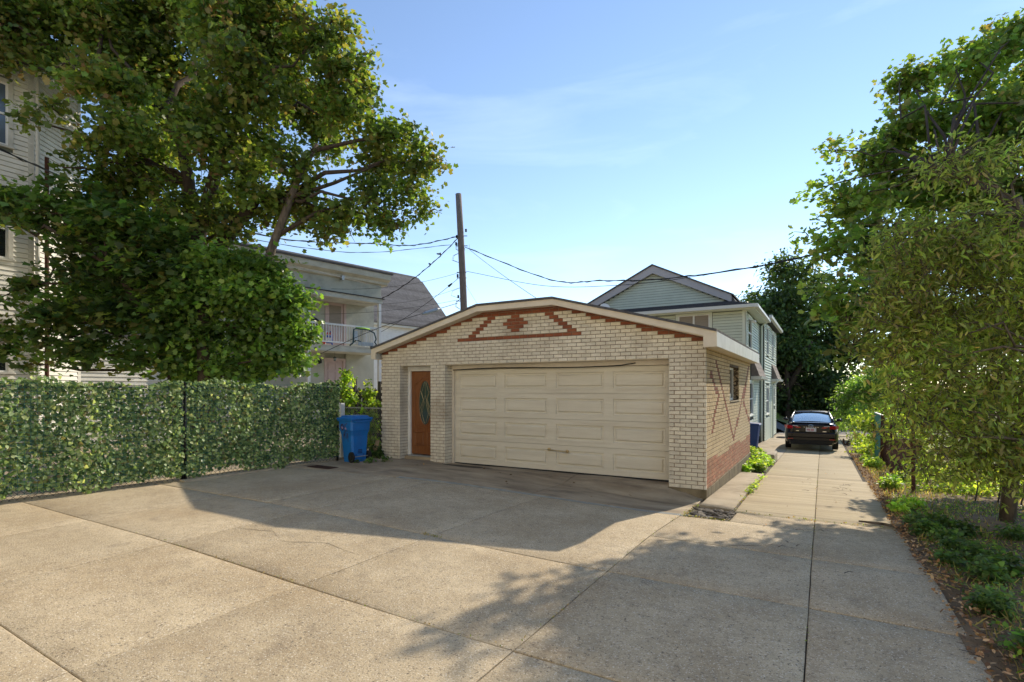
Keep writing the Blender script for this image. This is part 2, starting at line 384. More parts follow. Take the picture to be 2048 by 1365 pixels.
sheet('joint_bed', lin(-10.9, 0.9, 0.4), lin(-4, 9.8, 0.4), lambda x, y: gz(x, y) - 0.022, M['joint_dirt'])
sheet('joint_bed', lin(-1.75, 0.85, 0.4), lin(9.8, 38.5, 0.8), lambda x, y: gz(x, y) - 0.022, M['joint_dirt'])
yard = thing('concrete_yard', None, None, (-4, 4, 0)); yard['kind'] = 'structure'
drive = thing('driveway', None, None, (-0.1, 20, -0.5)); drive['kind'] = 'structure'
def slab(c, parent, m, zf=gz, gap=0.004, name='slab', dz=0.0, st=0.3, chip=0.002):
    """one cast slab between joints: corners c (4 x,y counter-clockwise), eased edges, tiny tilt"""
    (x0,y0),(x1,y1),(x2,y2),(x3,y3) = c
    L = max(math.hypot(x1-x0, y1-y0), 0.1); W = max(math.hypot(x3-x0, y3-y0), 0.1)
    us = [gap/L, (gap+0.012)/L] + [u for u in lin(0, 1, st/L)[1:-1]] + [1-(gap+0.012)/L, 1-gap/L]
    vs_ = [gap/W, (gap+0.012)/W] + [v for v in lin(0, 1, st/W)[1:-1]] + [1-(gap+0.012)/W, 1-gap/W]
    nx, ny = len(us), len(vs_); pts = []
    tx, ty = R.uniform(-.0015, .0015), R.uniform(-.0015, .0015)
    for j, v in enumerate(vs_):
        for i, u in enumerate(us):
            x = (1-u)*(1-v)*x0 + u*(1-v)*x1 + u*v*x2 + (1-u)*v*x3
            y = (1-u)*(1-v)*y0 + u*(1-v)*y1 + u*v*y2 + (1-u)*v*y3
            e = i in (0, nx-1) or j in (0, ny-1)
            if e: x += R.uniform(-chip, chip); y += R.uniform(-chip, chip)
            pts.append((x, y, zf(x, y) + dz + tx*(x-x0) + ty*(y-y0) - (0.005 if e else 0)))
    fs = [(j*nx+i, j*nx+i+1, (j+1)*nx+i+1, (j+1)*nx+i) for j in range(ny-1) for i in range(nx-1)]
    ring = [i for i in range(nx)] + [j*nx+nx-1 for j in range(1, ny)] + [(ny-1)*nx+i for i in range(nx-2, -1, -1)] + [j*nx for j in range(ny-2, 0, -1)]
    k = len(pts); low = [(pts[i][0], pts[i][1], pts[i][2]-0.06) for i in ring]; n = len(ring)
    fs += [(ring[i], k+i, k+(i+1) % n, ring[(i+1) % n]) for i in range(n)]
    me = bpy.data.meshes.new(name); me.from_pydata(pts + low, [], fs); me.materials.append(m)
    me.polygons.foreach_set('use_smooth', [i < (nx-1)*(ny-1) for i in range(len(fs))])
    return put(bpy.data.objects.new(name, me), parent)
def q4(x0, x1, y0, y1): return [(x0,y0),(x1,y0),(x1,y1),(x0,y1)]
def drain_y(x): return 7.72 + 0.46*(x+7.2)/5.5
XS = [-10.9, -8.2, -6.25, -4.05, -1.84]
YS = [-4.0, -1.2, 1.45, 3.15, 5.0]
for j in range(4):
    for i in range(4):
        if i == 0 or (i == 1 and j < 2):
            if i == 1: slab(q4(-10.9, -6.25, YS[j], YS[j+1]), yard, M['concrete'])
            elif j >= 2: slab(q4(-10.9, -8.2, YS[j], YS[j+1]), yard, M['concrete'])
            continue
        if i == 1: slab(q4(-8.2, -6.25, YS[j], YS[j+1]), yard, M['concrete']); continue
        slab(q4(XS[i], XS[i+1], YS[j], YS[j+1]), yard, M['concrete'])
slab([(-10.9,5.0),(-7.2,5.0),(-7.2,7.72),(-10.9,7.5)], yard, M['concrete'])
slab([(-7.2,5.0),(-6.25,5.0),(-6.25,drain_y(-6.25)-.05),(-7.2,7.67)], yard, M['concrete'])
slab([(-6.25,5.0),(-4.05,5.0),(-4.05,drain_y(-4.05)-.05),(-6.25,drain_y(-6.25)-.05)], yard, M['concrete'])
slab([(-4.05,5.0),(-1.84,5.0),(-1.84,drain_y(-1.84)-.05),(-4.05,drain_y(-4.05)-.05)], yard, M['concrete'])
def apron_z(x, y):
    w = smooth01((y-9.25)/0.75) * smooth01((-1.9-x)/0.45) * smooth01((x+7.9)/0.3)
    z = gz(x, y); return z*(1-w) + (-0.045)*w + 0.006*math.sin(x*3)*smooth01((y-8)/1)
slab([(-10.9,7.5),(-8.0,7.66),(-7.7,9.9),(-9.6,9.86)], yard, M['apron'], apron_z)
slab([(-10.9,7.52),(-9.62,7.52),(-9.62,9.2),(-10.9,9.2)], yard, M['smooth_concrete'], dz=-0.004)
slab([(-8.0,7.66),(-7.2,7.72),(-4.3,drain_y(-4.3)+.05),(-4.3,10.2)][:1] + [(-4.35,drain_y(-4.35)+.06),(-4.35,10.14),(-7.7,10.14)], yard, M['apron'], apron_z)
slab([(-4.35,drain_y(-4.35)+.06),(-1.82,drain_y(-1.84)+.06),(-1.82,10.14),(-4.35,10.14)], yard, M['apron'], apron_z)
# right-hand columns of the yard and the drive
for a, b in ((-4.0, -1.2), (-1.2, 1.45), (1.45, 3.15), (3.15, 5.0), (5.0, 6.5)):
    slab(q4(-1.84, -0.1, a, b), yard, M['concrete']); slab(q4(-0.1, 0.92, a, b), yard, M['concrete'])
slab(q4(-1.84, -0.1, 6.5, 8.12), yard, M['concrete']); slab(q4(-0.1, 0.9, 6.5, 8.95), yard, M['concrete'])
slab([(-1.16,8.12),(-0.1,8.12),(-0.1,8.95),(-1.16,8.95)], yard, M['concrete'])
for a, b in ((8.95, 14.2), (14.2, 20.0), (20.0, 26.0), (26.0, 32.0), (32.0, 38.5)):
    for x0, x1 in ((-1.2, -0.1), (-0.1, 0.88 if a < 13 else 0.78)):
        slab([(x0,a),(x1,a),(x1,b),(x0,b)], drive, M['drive'], st=0.5)
slab([(-1.76,9.15),(-1.22,9.0),(-1.22,14.1),(-1.76,14.3)], drive, M['smooth_concrete'], dz=0.025)
for a, b in ((18.3, 24.0), (24.0, 31.0), (31.0, 38.5)): slab(q4(-2.45, -1.2, a, b), drive, M['smooth_concrete'], st=0.6)
slab(q4(0.80, 1.6, 31.0, 38.5), drive, M['drive'], st=0.6)

# trench drain
td = thing('trench_drain', 'long thin grey slotted drain grate across the concrete before the garage', 'drain', (-4.4, 7.95, -0.1))
mb = MB(); nseg = 24; fr = MB()
def dz_(x): return gz(x, drain_y(x))
xs_ = [-7.1 + 5.35*i/nseg for i in range(nseg+1)]
for i in range(nseg):
    a, b = xs_[i], xs_[i+1]
    for s in (-.05, .035):
        fr.hexa([(a,drain_y(a)+s,dz_(a)-.04),(b,drain_y(b)+s,dz_(b)-.04),(b,drain_y(b)+s+.015,dz_(b)-.04),(a,drain_y(a)+s+.015,dz_(a)-.04)],
                [(a,drain_y(a)+s,dz_(a)+.006),(b,drain_y(b)+s,dz_(b)+.006),(b,drain_y(b)+s+.015,dz_(b)+.006),(a,drain_y(a)+s+.015,dz_(a)+.006)])
x = -7.08
while x < -1.78:
    y = drain_y(x); z = dz_(x); mb.box(x, x+.016, y-.034, y+.034, z-.02, z+.004); x += .028
fr.obj('drain_frame', M['galv'], td); mb.obj('drain_slats', M['galv'], td, kind='stuff')

# broken patch of paving by the garage corner
bp = thing('broken_paving', 'rough grey patch of broken asphalt at the corner where drain and drive meet', 'rubble patch', (-1.5, 8.6, -.2))
mb = MB(); n = 12
vs = []; 
for j in range(n+1):
    for i in range(n+1):
        u, v = i/n, j/n
        x = (1-v)*(-1.80 + .62*u) + v*(-1.74 + .56*u); y = 8.14 + v*(0.95 - .15*u)
        vs.append((x, y, gz(x, y) - 0.012 + R.uniform(-.014, .016)))
mb.add(vs, [(j*(n+1)+i, j*(n+1)+i+1, (j+1)*(n+1)+i+1, (j+1)*(n+1)+i) for j in range(n) for i in range(n)])
mb.obj('patch_bed', M['rubble'], bp)
for k in range(46):
    x, y = R.uniform(-1.76, -1.2), R.uniform(8.18, 8.98); w, h = R.uniform(.03, .10), R.uniform(.02, .05)
    mb = MB(); mb.ell((0,0,0), (w, h, .018), 6, 4)
    mb.v = [(a*(1+R.uniform(-.25,.25)), b*(1+R.uniform(-.25,.25)), c) for a, b, c in mb.v]
    o = mb.obj('stone', M['rubble'], bp); o.matrix_parent_inverse = Matrix(); o.location = (x+1.5, y-8.6, gz(x, y)+.2+R.uniform(0, .015)); o.rotation_euler = (R.uniform(-.3,.3), R.uniform(-.3,.3), -.5+R.uniform(-.4,.4))

# small kerb stones and drain cover
ks = MB().bbox(-1.52, -1.2, 17.0, 18.2, -0.5, -0.19, 0.03).obj('kerb_stone', M['smooth_concrete'], smooth=False)
tag(ks, 'blunt end of concrete kerb rising out of the green weeds beside the drive', 'kerb')
mc = thing('yard_grate', 'rusty brown square drain grate set in concrete before the blue bin', 'drain grate', (-9.4, 7.85, 0))
MB().box(-9.75,-9.05,7.72,8.0,-.01,.006).obj('grate_frame', M['dark_dirt'], mc)
mb = MB()
for i in range(11): mb.box(-9.72+i*.061,-9.69+i*.061,7.74,7.98,.006,.014)
mb.obj('grate_bars', M['dark_dirt'], mc, kind='stuff')

# ---------------------------------------------------------------- the brick garage
G0, G1, GY0, GY1 = -9.57, -1.78, 9.81, 16.4
gar = thing('brick_garage', 'cream brick two car garage with terracotta trim and flat topped gable', 'garage', (-5.68, 9.81, 0))
def rake(x):
    """underside of the roof edge over the front wall"""
    if x < -6.5: return 2.68 + (x + 9.6) * (0.74/3.1)
    if x > -4.67: return 3.42 - (x + 4.67) * (0.80/3.1)
    return 3.42
RD = 0.33   # reveal depth
core = MB()
CY = GY0 + 0.012
core.box(G0+.01, -8.94-.012, CY, 10.13, -.4, 2.27); core.box(-7.99+.012, -7.56-.012, CY, 10.13, -.4, 2.27)
core.box(-2.43+.012, G1-.01, CY, 10.13, -.4, 2.27)
core.prism([(G0+.01,2.27+.012),(G1-.01,2.27+.012),(G1-.01,rake(G1)-.0),(-4.67,3.42),(-6.5,3.42),(G0+.01,rake(G0))], 'y', CY, 10.13)
core.obj('front_wall', M['mortar'], gar)
w = MB()
w.box(G0+.02, G0+.2, 10.13, GY1, -.8, 2.6); w.box(G0+.2, G1-.2, GY1-.2, GY1, -.8, 2.6)
w.obj('rear_walls', M['tan_brick'], gar)
WY0, WY1, WZ0, WZ1 = 12.63, 14.1, 1.44, 2.22
w = MB(); X = G1 - .012
w.box(X-.2, X, 10.132, WY0, -.08, 2.60); w.box(X-.2, X, WY1, GY1, -.08, 2.60); w.box(X-.2, X, WY0, WY1, -.08, WZ0); w.box(X-.2, X, WY0, WY1, WZ1, 2.60)
w.box(X-.001-.0, X+.0, CY, 10.132, -.08, 2.5)
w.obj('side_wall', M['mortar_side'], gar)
b = MB()
b.box(-2.44, G1+.015, GY0-.015, 10.14, -.5, -.085)
b.hexa([(G1-.2,GY0+.33,-.8),(G1+.015,GY0+.33,-.8),(G1+.035,GY1,-.9),(G1-.2,GY1,-.9)], [(G1-.2,GY0+.33,-.085),(G1+.015,GY0+.33,-.085),(G1+.035,GY1,-.085),(G1-.2,GY1,-.085)])
b.obj('foundation', M['base'], gar)

# bricks
BL, BH, PL, PH = 0.192, 0.0625, 0.203, 0.0735
def brick_mb(L, H=BH, D=0.06, seed=0, rough=0.0035):
    """one rock-faced brick; face at y=0 looking to -y, chamfered rim"""
    r = random.Random(seed); c = 0.004
    xs = [0, L]; xin = [c] + [L*k/3 + r.uniform(-.01,.01) for k in (1, 2)] + [L-c]; zin = [c, H/2, H-c]
    vs = [(x, r.uniform(-rough, rough), z + r.uniform(-.001,.001)) for z in zin for x in xin]
    fs = [(j*4+i, j*4+i+1, (j+1)*4+i+1, (j+1)*4+i) for j in range(2) for i in range(3)]
    ring = [0,1,2,3,7,11,10,9,8,4]
    rim = []
    for i in ring:
        x, y, z = vs[i]
        X = 0 if x <= c else (L if x >= L-c else x); Z = 0 if z < c*1.5 else (H if z > H-c*1.5 else z)
        rim.append((X, .006, Z))
    k = len(vs); vs += rim; n = len(ring)
    fs += [(ring[i], k+i, k+(i+1) % n, ring[(i+1) % n]) for i in range(n)]
    kk = len(vs); vs += [(0,D,0),(L,D,0),(L,D,H),(0,D,H)]
    # sides from rim corners
    cor = [k+0, k+3, k+5, k+8]
    fs += [(cor[0],kk,kk+1,cor[1]), (cor[1],kk+1,kk+2,cor[2]), (cor[2],kk+2,kk+3,cor[3]), (cor[3],kk+3,kk,cor[0])]
    return vs, fs
BM = {}
def brick_mesh(L, m, seed):
    key = (round(L, 3), m.name, seed)
    if key not in BM:
        vs, fs = brick_mb(L, seed=seed); me = bpy.data.meshes.new('brick'); me.from_pydata(vs, [], fs); me.materials.append(m); BM[key] = me
    return BM[key]
def course_pieces(a, b, k, holes=(), z=0):
    """brick spans [x0,x1] of running bond in course k between a and b, minus holes"""
    segs = [(a, b)]
    for h0, h1, z0, z1 in holes:
        if z + BH > z0 and z < z1:
            ns = []
            for s0, s1 in segs:
                if h1 <= s0 or h0 >= s1: ns.append((s0, s1)); continue
                if h0 > s0: ns.append((s0, h0))
                if h1 < s1: ns.append((h1, s1))
            segs = ns
    out = []
    off = (k % 2) * PL/2
    for s0, s1 in segs:
        x = -20 + 0.1155 + off
        x += math.floor((s0 - x)/PL) * PL
        while x < s1:
            p0, p1 = max(x, s0), min(x + BL, s1)
            if p1 - p0 > .035: out.append((p0, p1))
            x += PL
    return out
front_bricks = []; k = 0; z = -0.08
LEG0 = 2.775
while z < 3.45:
    for a, b_ in course_pieces(G0, G1, k, [(-8.94, -7.99, -1, 2.262), (-7.56, -2.43, -1, 2.262)], z):
        cx, cz = (a+b_)/2, z + BH/2; rk = rake(cx)
        if z > rk - 0.015: continue
        red = (cz > rk - 0.13 and cz > 2.50 and (cx < -7.6 or cx > -3.4)) or (cz > rk - 0.10 and cz > 2.6)
        row = (cz - LEG0) / PH
        if abs(cz - LEG0 - .02) < PH*.55 and -7.16 < cx < -4.14: red = True
        elif 0.4 < row < 8.6:
            if abs(cx - (-7.05 + .122*row)) < .112 or abs(cx - (-4.27 - .100*row)) < .112: red = True
        dr = k - 43
        if abs(dr) <= 2 and abs(cx + 5.68) < (0.25 - .10*abs(dr)): red = True
        front_bricks.append((a, b_, z, red, k))
    z += PH; k += 1
cam_xy = Vector((0, 0))
def dist_f(t): return math.hypot((t[0]+t[1])/2, GY0)
cream = sorted([t for t in front_bricks if not t[3]], key=dist_f)
reds = [t for t in front_bricks if t[3]]
def place_brick(t, m, name):
    a, b_, z, _, k = t; sd = R.randrange(4); L = b_ - a
    me = brick_mesh(BL if abs(L-BL) < .002 else round(L, 2), m, sd)
    o = bpy.data.objects.new(name, me); put(o, gar); o.matrix_parent_inverse = ROOT[gar.name].inverted()
    o.location = (a, GY0 + R.uniform(-.002, .002), z)
for t in cream[:290]: place_brick(t, M['brick'], 'brick')
for t in reds: place_brick(t, M['red_brick'], 'red_brick')
mb = MB()
for t in cream[290:]:
    vs, fs = brick_mb(t[1]-t[0], seed=R.randrange(40)); dy = R.uniform(-.002, .002)
    mb.add([(x + t[0], y + GY0 + dy, zz + t[2]) for x, y, zz in vs], fs)
# reveals: bricks returning into the door recesses (faces looking +x)
for X0 in (-8.94, -7.56):
    z = -.08; k = 0
    while z < 2.24:
        for a, b_ in course_pieces(GY0+.07, 10.12, k+1, [], z):
            vs, fs = brick_mb(b_-a, seed=R.randrange(40))
            mb.add([(X0 - y, a + x, z + zz) for x, y, zz in vs], fs)
        z += PH; k += 1
me = mb.mesh('brickwork', M['brick']); o = bpy.data.objects.new('brickwork', me); put(o, gar); o['kind'] = 'stuff'
# side wall bricks, buff above, worn red below, terracotta V lines
def seg_d(p, a, b):
    p, a, b = Vector(p), Vector(a), Vector(b); t = max(0, min(1, (p-a).dot(b-a)/(b-a).length_squared)); return (p-a-(b-a)*t).length
VL = [((10.83,2.27),(13.17,.53)), ((13.17,.53),(16.04,2.24)), ((10.25,2.0),(11.12,1.59)), ((11.12,1.59),(10.46,.94)), ((14.96,1.35),(15.5,1.75)), ((14.96,1.35),(16.39,.76))]
side = []; z = -.08; k = 0
while z < 2.52:
    for a, b_ in course_pieces(GY0+.004, GY1, k+1, [(WY0, WY1, WZ0, WZ1)], z):
        cy, cz = (a+b_)/2, z + BH/2
        kind = 0
        if cz < 0.40 + .05*math.sin(cy*2): kind = 2
        elif any(seg_d((cy, cz), *l) < 0.07 for l in VL): kind = 1
        side.append((a, b_, z, kind))
    z += PH; k += 1
side.sort(key=lambda t: t[0])
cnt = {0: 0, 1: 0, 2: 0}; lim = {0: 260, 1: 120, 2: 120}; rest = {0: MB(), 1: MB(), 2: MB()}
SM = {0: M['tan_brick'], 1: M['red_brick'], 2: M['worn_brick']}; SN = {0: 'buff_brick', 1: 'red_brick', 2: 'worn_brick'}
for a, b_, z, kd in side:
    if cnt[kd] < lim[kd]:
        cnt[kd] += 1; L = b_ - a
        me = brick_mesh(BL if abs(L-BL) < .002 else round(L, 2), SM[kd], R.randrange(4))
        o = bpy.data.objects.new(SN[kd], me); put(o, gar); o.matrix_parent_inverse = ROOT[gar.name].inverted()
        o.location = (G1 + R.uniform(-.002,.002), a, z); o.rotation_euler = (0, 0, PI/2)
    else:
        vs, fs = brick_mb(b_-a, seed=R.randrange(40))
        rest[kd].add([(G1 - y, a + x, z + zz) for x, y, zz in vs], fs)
for kd, nm in ((0, 'buff_brickwork'), (1, 'red_brickwork'), (2, 'worn_brickwork')):
    if rest[kd].v:
        o = bpy.data.objects.new(nm, rest[kd].mesh(nm, SM[kd])); put(o, gar); o['kind'] = 'stuff'

# roof
EX0, EX1, EZ = -9.66, -1.56, 2.70
roof = MB()
top = [(EX0, 2.72), (-6.5, 3.545), (-4.67, 3.545), (EX1, 2.72)]
for i in range(3):
    (xa, za), (xb, zb) = top[i], top[i+1]
    roof.prism([(xa, za-.03), (xb, zb-.03), (xb, zb+.012), (xa, za+.012)], 'y', 9.53, GY1+.25)
roof.obj('roof', M['shingle'], gar)
fb = MB(); y0, y1 = 9.56, 9.60
fb.prism([(EX0,2.69),(-6.5,3.513),(-6.5,3.395),(EX0+.14,2.60),(EX0+.14,2.44),(EX0,2.44)], 'y', y0, y1)
fb.prism([(-6.5,3.513),(-4.67,3.513),(-4.67,3.395),(-6.5,3.395)], 'y', y0, y1)
fb.prism([(-4.67,3.513),(EX1,2.69),(EX1,2.43),(EX1-.22,2.43),(EX1-.22,2.63),(-4.67,3.395)], 'y', y0, y1)
fb.obj('front_fascia', M['trim'], gar)
MB().box(EX1-.03, EX1, 9.60, GY1+.2, 2.44, 2.69).obj('side_fascia', M['white_trim'], gar)
MB().box(EX0, EX0+.03, 9.60, GY1+.2, 2.44, 2.69).obj('side_fascia', M['white_trim'], gar)
sf = MB(); sf.box(G1-.02, EX1-.03, 9.60, GY1+.2, 2.44, 2.455); sf.box(EX0+.03, G0+.03, 9.60, GY1+.2, 2.44, 2.455)
sf.prism([(EX0+.1,2.60),(-6.5,3.40),(-4.67,3.40),(EX1-.1,2.58),(EX1-.1,2.60),(-4.67,3.42),(-6.5,3.42),(EX0+.1,2.62)], 'y', 9.60, GY0+.01)
sf.obj('soffit', M['trim'], gar)

# overhead door
DY = 10.13
gd = MB(); gd.box(-7.60, -2.40, DY+.06, DY+.09, -.05, 2.30)
gdo = gd.obj('garage_door', M['door_paint'], gar)
DX0, DX1, DZ0, DZ1 = -7.50, -2.44, -.02, 2.16
jb = MB(); jb.box(-7.56, DX0-.004, DY-.05, DY+.06, -.06, 2.16); jb.obj('door_jamb', M['trim'], gar)
MB().box(-7.56, -2.43, DY-.06, DY+.06, 2.165, 2.26).obj('door_header', M['trim'], gar)
soff = MB().box(-7.56+.0, -2.43, CY+.01, DY-.06, 2.262, 2.272).box(-8.94, -7.99, CY+.01, DY-.02, 2.262, 2.272).obj('recess_soffit', M['trim'], gar)
# sagging weather strip over the door
pts = [(-7.5+5.0*i/16, DY-.085, 2.15 + .02*math.sin(i*.45) + (.03 if 13 < i < 16 else 0) + .004*i*.5) for i in range(15)]
MB().tube(pts, .011, 6).obj('weather_strip', M['rubber'], gar)
MB().box(DX0, DX1, DY-.01, DY+.05, -.05, -.022).obj('bottom_seal', M['rubber'], gar)
SH = (DZ1-DZ0)/4; PW = (DX1-DX0)/4
for r_ in range(4):
    z0, z1 = DZ0 + r_*SH, DZ0 + (r_+1)*SH - .006
    s = MB(); cols = []
    for c_ in range(4):
        x0, x1 = DX0 + c_*PW + (.13 if c_ == 0 else .10), DX0 + (c_+1)*PW - (.13 if c_ == 3 else .10); cols.append((x0, x1))
    pz0, pz1 = z0+.105, z1-.105
    ex = [DX0] + [v for c in cols for v in c] + [DX1]
    for i in range(0, len(ex), 2): s.box(ex[i], ex[i+1], DY, DY+.055, pz0, pz1)
    s.box(DX0, DX1, DY, DY+.055, z0, pz0); s.box(DX0, DX1, DY, DY+.055, pz1, z1)
    s.obj('door_section', M['door_paint'], gdo)
    for x0, x1 in cols:
        p = MB(); e = .022; f = .05
        def rect(i_, y): return [(x0+i_, y, pz0+i_), (x1-i_, y, pz0+i_), (x1-i_, y, pz1-i_), (x0+i_, y, pz1-i_)]
        rr = [rect(0, DY+.004), rect(.012, DY+.024), rect(.045, DY+.026), rect(.06, DY+.004), rect(.075, DY)]
        vs = [v for q in rr for v in q]; fs = [(a*4+i, a*4+(i+1) % 4, (a+1)*4+(i+1) % 4, (a+1)*4+i) for a in range(4) for i in range(4)] + [(16,17,18,19)]
        p.add(vs, fs); p.obj('raised_panel', M['door_paint'], gdo)
h2 = MB()
for hx, hz in ((-5.02, .42), (-4.60, .40)): h2.tube([(hx, DY-.0, hz), (hx, DY-.025, hz)], .036, 12)
hh = MB(); hh.tube([(-5.02, DY-.02, .42), (-5.02, DY-.07, .42), (-4.60, DY-.07, .40), (-4.60, DY-.02, .40)], .014, 8)
o = hh.obj('door_handle', M['brass'], gdo, smooth=True); h2.obj('handle_plate', M['brass'], gdo)

# entry door
ed = MB(); ed.box(-8.86, -7.99, 10.15, 10.19, .10, 2.14)
edo = ed.obj('entry_door', M['wood_door'], gar)
MB().box(-8.94,-8.86,10.10,10.2,.06,2.26).box(-8.86,-7.99,10.11,10.2,2.15,2.26).obj('door_frame', M['white_trim'], gar)
MB().box(-8.94,-7.99,9.98,10.16,-.06,.055).obj('threshold', M['apron'], gar)
MB().box(-8.86,-7.99,10.02,10.15,.056,.085).obj('door_sill', M['galv'], gar)
cxd = -8.42
def ring(mb, cx, cz, rx0, rz0, rx1, rz1, y0, y1, n=28):
    vs = []
    for k_ in range(n):
        a = 2*PI*k_/n; ca, sa = math.cos(a), math.sin(a)
        vs += [(cx+rx0*ca, y1, cz+rz0*sa), (cx+(rx0+rx1)/2*ca, y0, cz+(rz0+rz1)/2*sa), (cx+rx1*ca, y1, cz+rz1*sa)]
    fs = []
    for k_ in range(n):
        j = (k_+1) % n
        fs += [(3*k_, 3*j, 3*j+1, 3*k_+1), (3*k_+1, 3*j+1, 3*j+2, 3*k_+2)]
    return mb.add(vs, fs)
ring(MB(), cxd, 1.37, .185, .53, .225, .575, 10.115, 10.152).obj('oval_moulding', M['wood_door'], edo, smooth=True)
gl = MB(); n = 28; gl.add([(cxd+.19*math.cos(2*PI*i/n), 10.142, 1.37+.535*math.sin(2*PI*i/n)) for i in range(n)], [tuple(range(n))])
gl.obj('oval_glass', glass_mat('leaded_glass', (0.05, 0.075, 0.06), 0.12, 0.7), edo)
ld = MB()
for s in (-1, 1):
    ld.tube([(cxd+s*.02, 10.138, .86), (cxd+s*.10, 10.138, 1.1), (cxd+s*.03, 10.138, 1.37), (cxd+s*.11, 10.138, 1.62), (cxd+s*.02, 10.138, 1.88)], .004, 5)
    ld.tube([(cxd+s*.17, 10.138, 1.2), (cxd+s*.06, 10.138, 1.45), (cxd+s*.15, 10.138, 1.66)], .004, 5)
    ld.tube([(cxd+s*.15, 10.138, 1.04), (cxd+s*.09, 10.138, 1.3), (cxd, 10.138, 1.55), (cxd, 10.138, 1.9)], .004, 5)
ld.obj('glass_leading', M['lead'], edo)
def panel_mould(x0, x1, z0, z1):
    p = MB(); rr = []
    for i_, y in ((0, 10.152), (.015, 10.135), (.035, 10.150), (.05, 10.138)): rr += [(x0+i_, y, z0+i_), (x1-i_, y, z0+i_), (x1-i_, y, z1-i_), (x0+i_, y, z1-i_)]
    p.add(rr, [(a*4+i, a*4+(i+1) % 4, (a+1)*4+(i+1) % 4, (a+1)*4+i) for a in range(3) for i in range(4)] + [(12,13,14,15)])
    p.obj('raised_panel', M['wood_door'], edo)
panel_mould(-8.77, -8.46, .30, .66); panel_mould(-8.38, -8.07, .30, .66)
tr = MB()
for pts in ([(-8.76,10.146,.76),(-8.07,10.146,.76)], [(-8.76,10.146,.76),(-8.76,10.146,1.72),(-8.70,10.146,1.86),(-8.60,10.146,1.90),(-8.50,10.146,1.98),(-8.34,10.146,1.98),(-8.24,10.146,1.90),(-8.14,10.146,1.86),(-8.08,10.146,1.72),(-8.08,10.146,.76)]):
    tr.tube(pts, .010, 6)
tr.obj('door_moulding', M['wood_door'], edo)
# side window
wx = G1 - .16
wf = MB(); wf.box(wx-.04, wx+.03, WY0, WY0+.05, WZ0, WZ1).box(wx-.04, wx+.03, WY1-.05, WY1, WZ0, WZ1).box(wx-.04, wx+.03, WY0+.05, WY1-.05, WZ0, WZ0+.05).box(wx-.04, wx+.03, WY0+.05, WY1-.05, WZ1-.05, WZ1).box(wx-.04, wx+.03, (WY0+WY1)/2-.02, (WY0+WY1)/2+.02, WZ0+.05, WZ1-.05)
wfo = wf.obj('window_frame', M['white_trim'], gar)
MB().box(wx-.01, wx, WY0+.05, WY1-.05, WZ0+.05, WZ1-.05).obj('window_pane', M['glass'], wfo)
MB().box(wx-.0, G1+.01, WY0, WY1, WZ0-.03, WZ0).obj('window_sill', M['smooth_concrete'], gar)
mb = MB(); z = WZ0 + .005
while z < WZ1-.05:
    vs, fs = brick_mb(.13, seed=R.randrange(40)); mb.add([(G1-.14+x, WY1 + y, z + zz) for x, y, zz in vs], fs); z += PH
mb.obj('window_reveal', M['tan_brick'], gar)
MB().lathe([(.03,WZ0),(.045,WZ0),(.055,WZ0+.16),(.045,WZ0+.16)], G1-.07, WY0+.25, 12).obj('flower_pot', M['white_plastic'], None, label='small white pot standing on the garage side window sill', cat='pot')
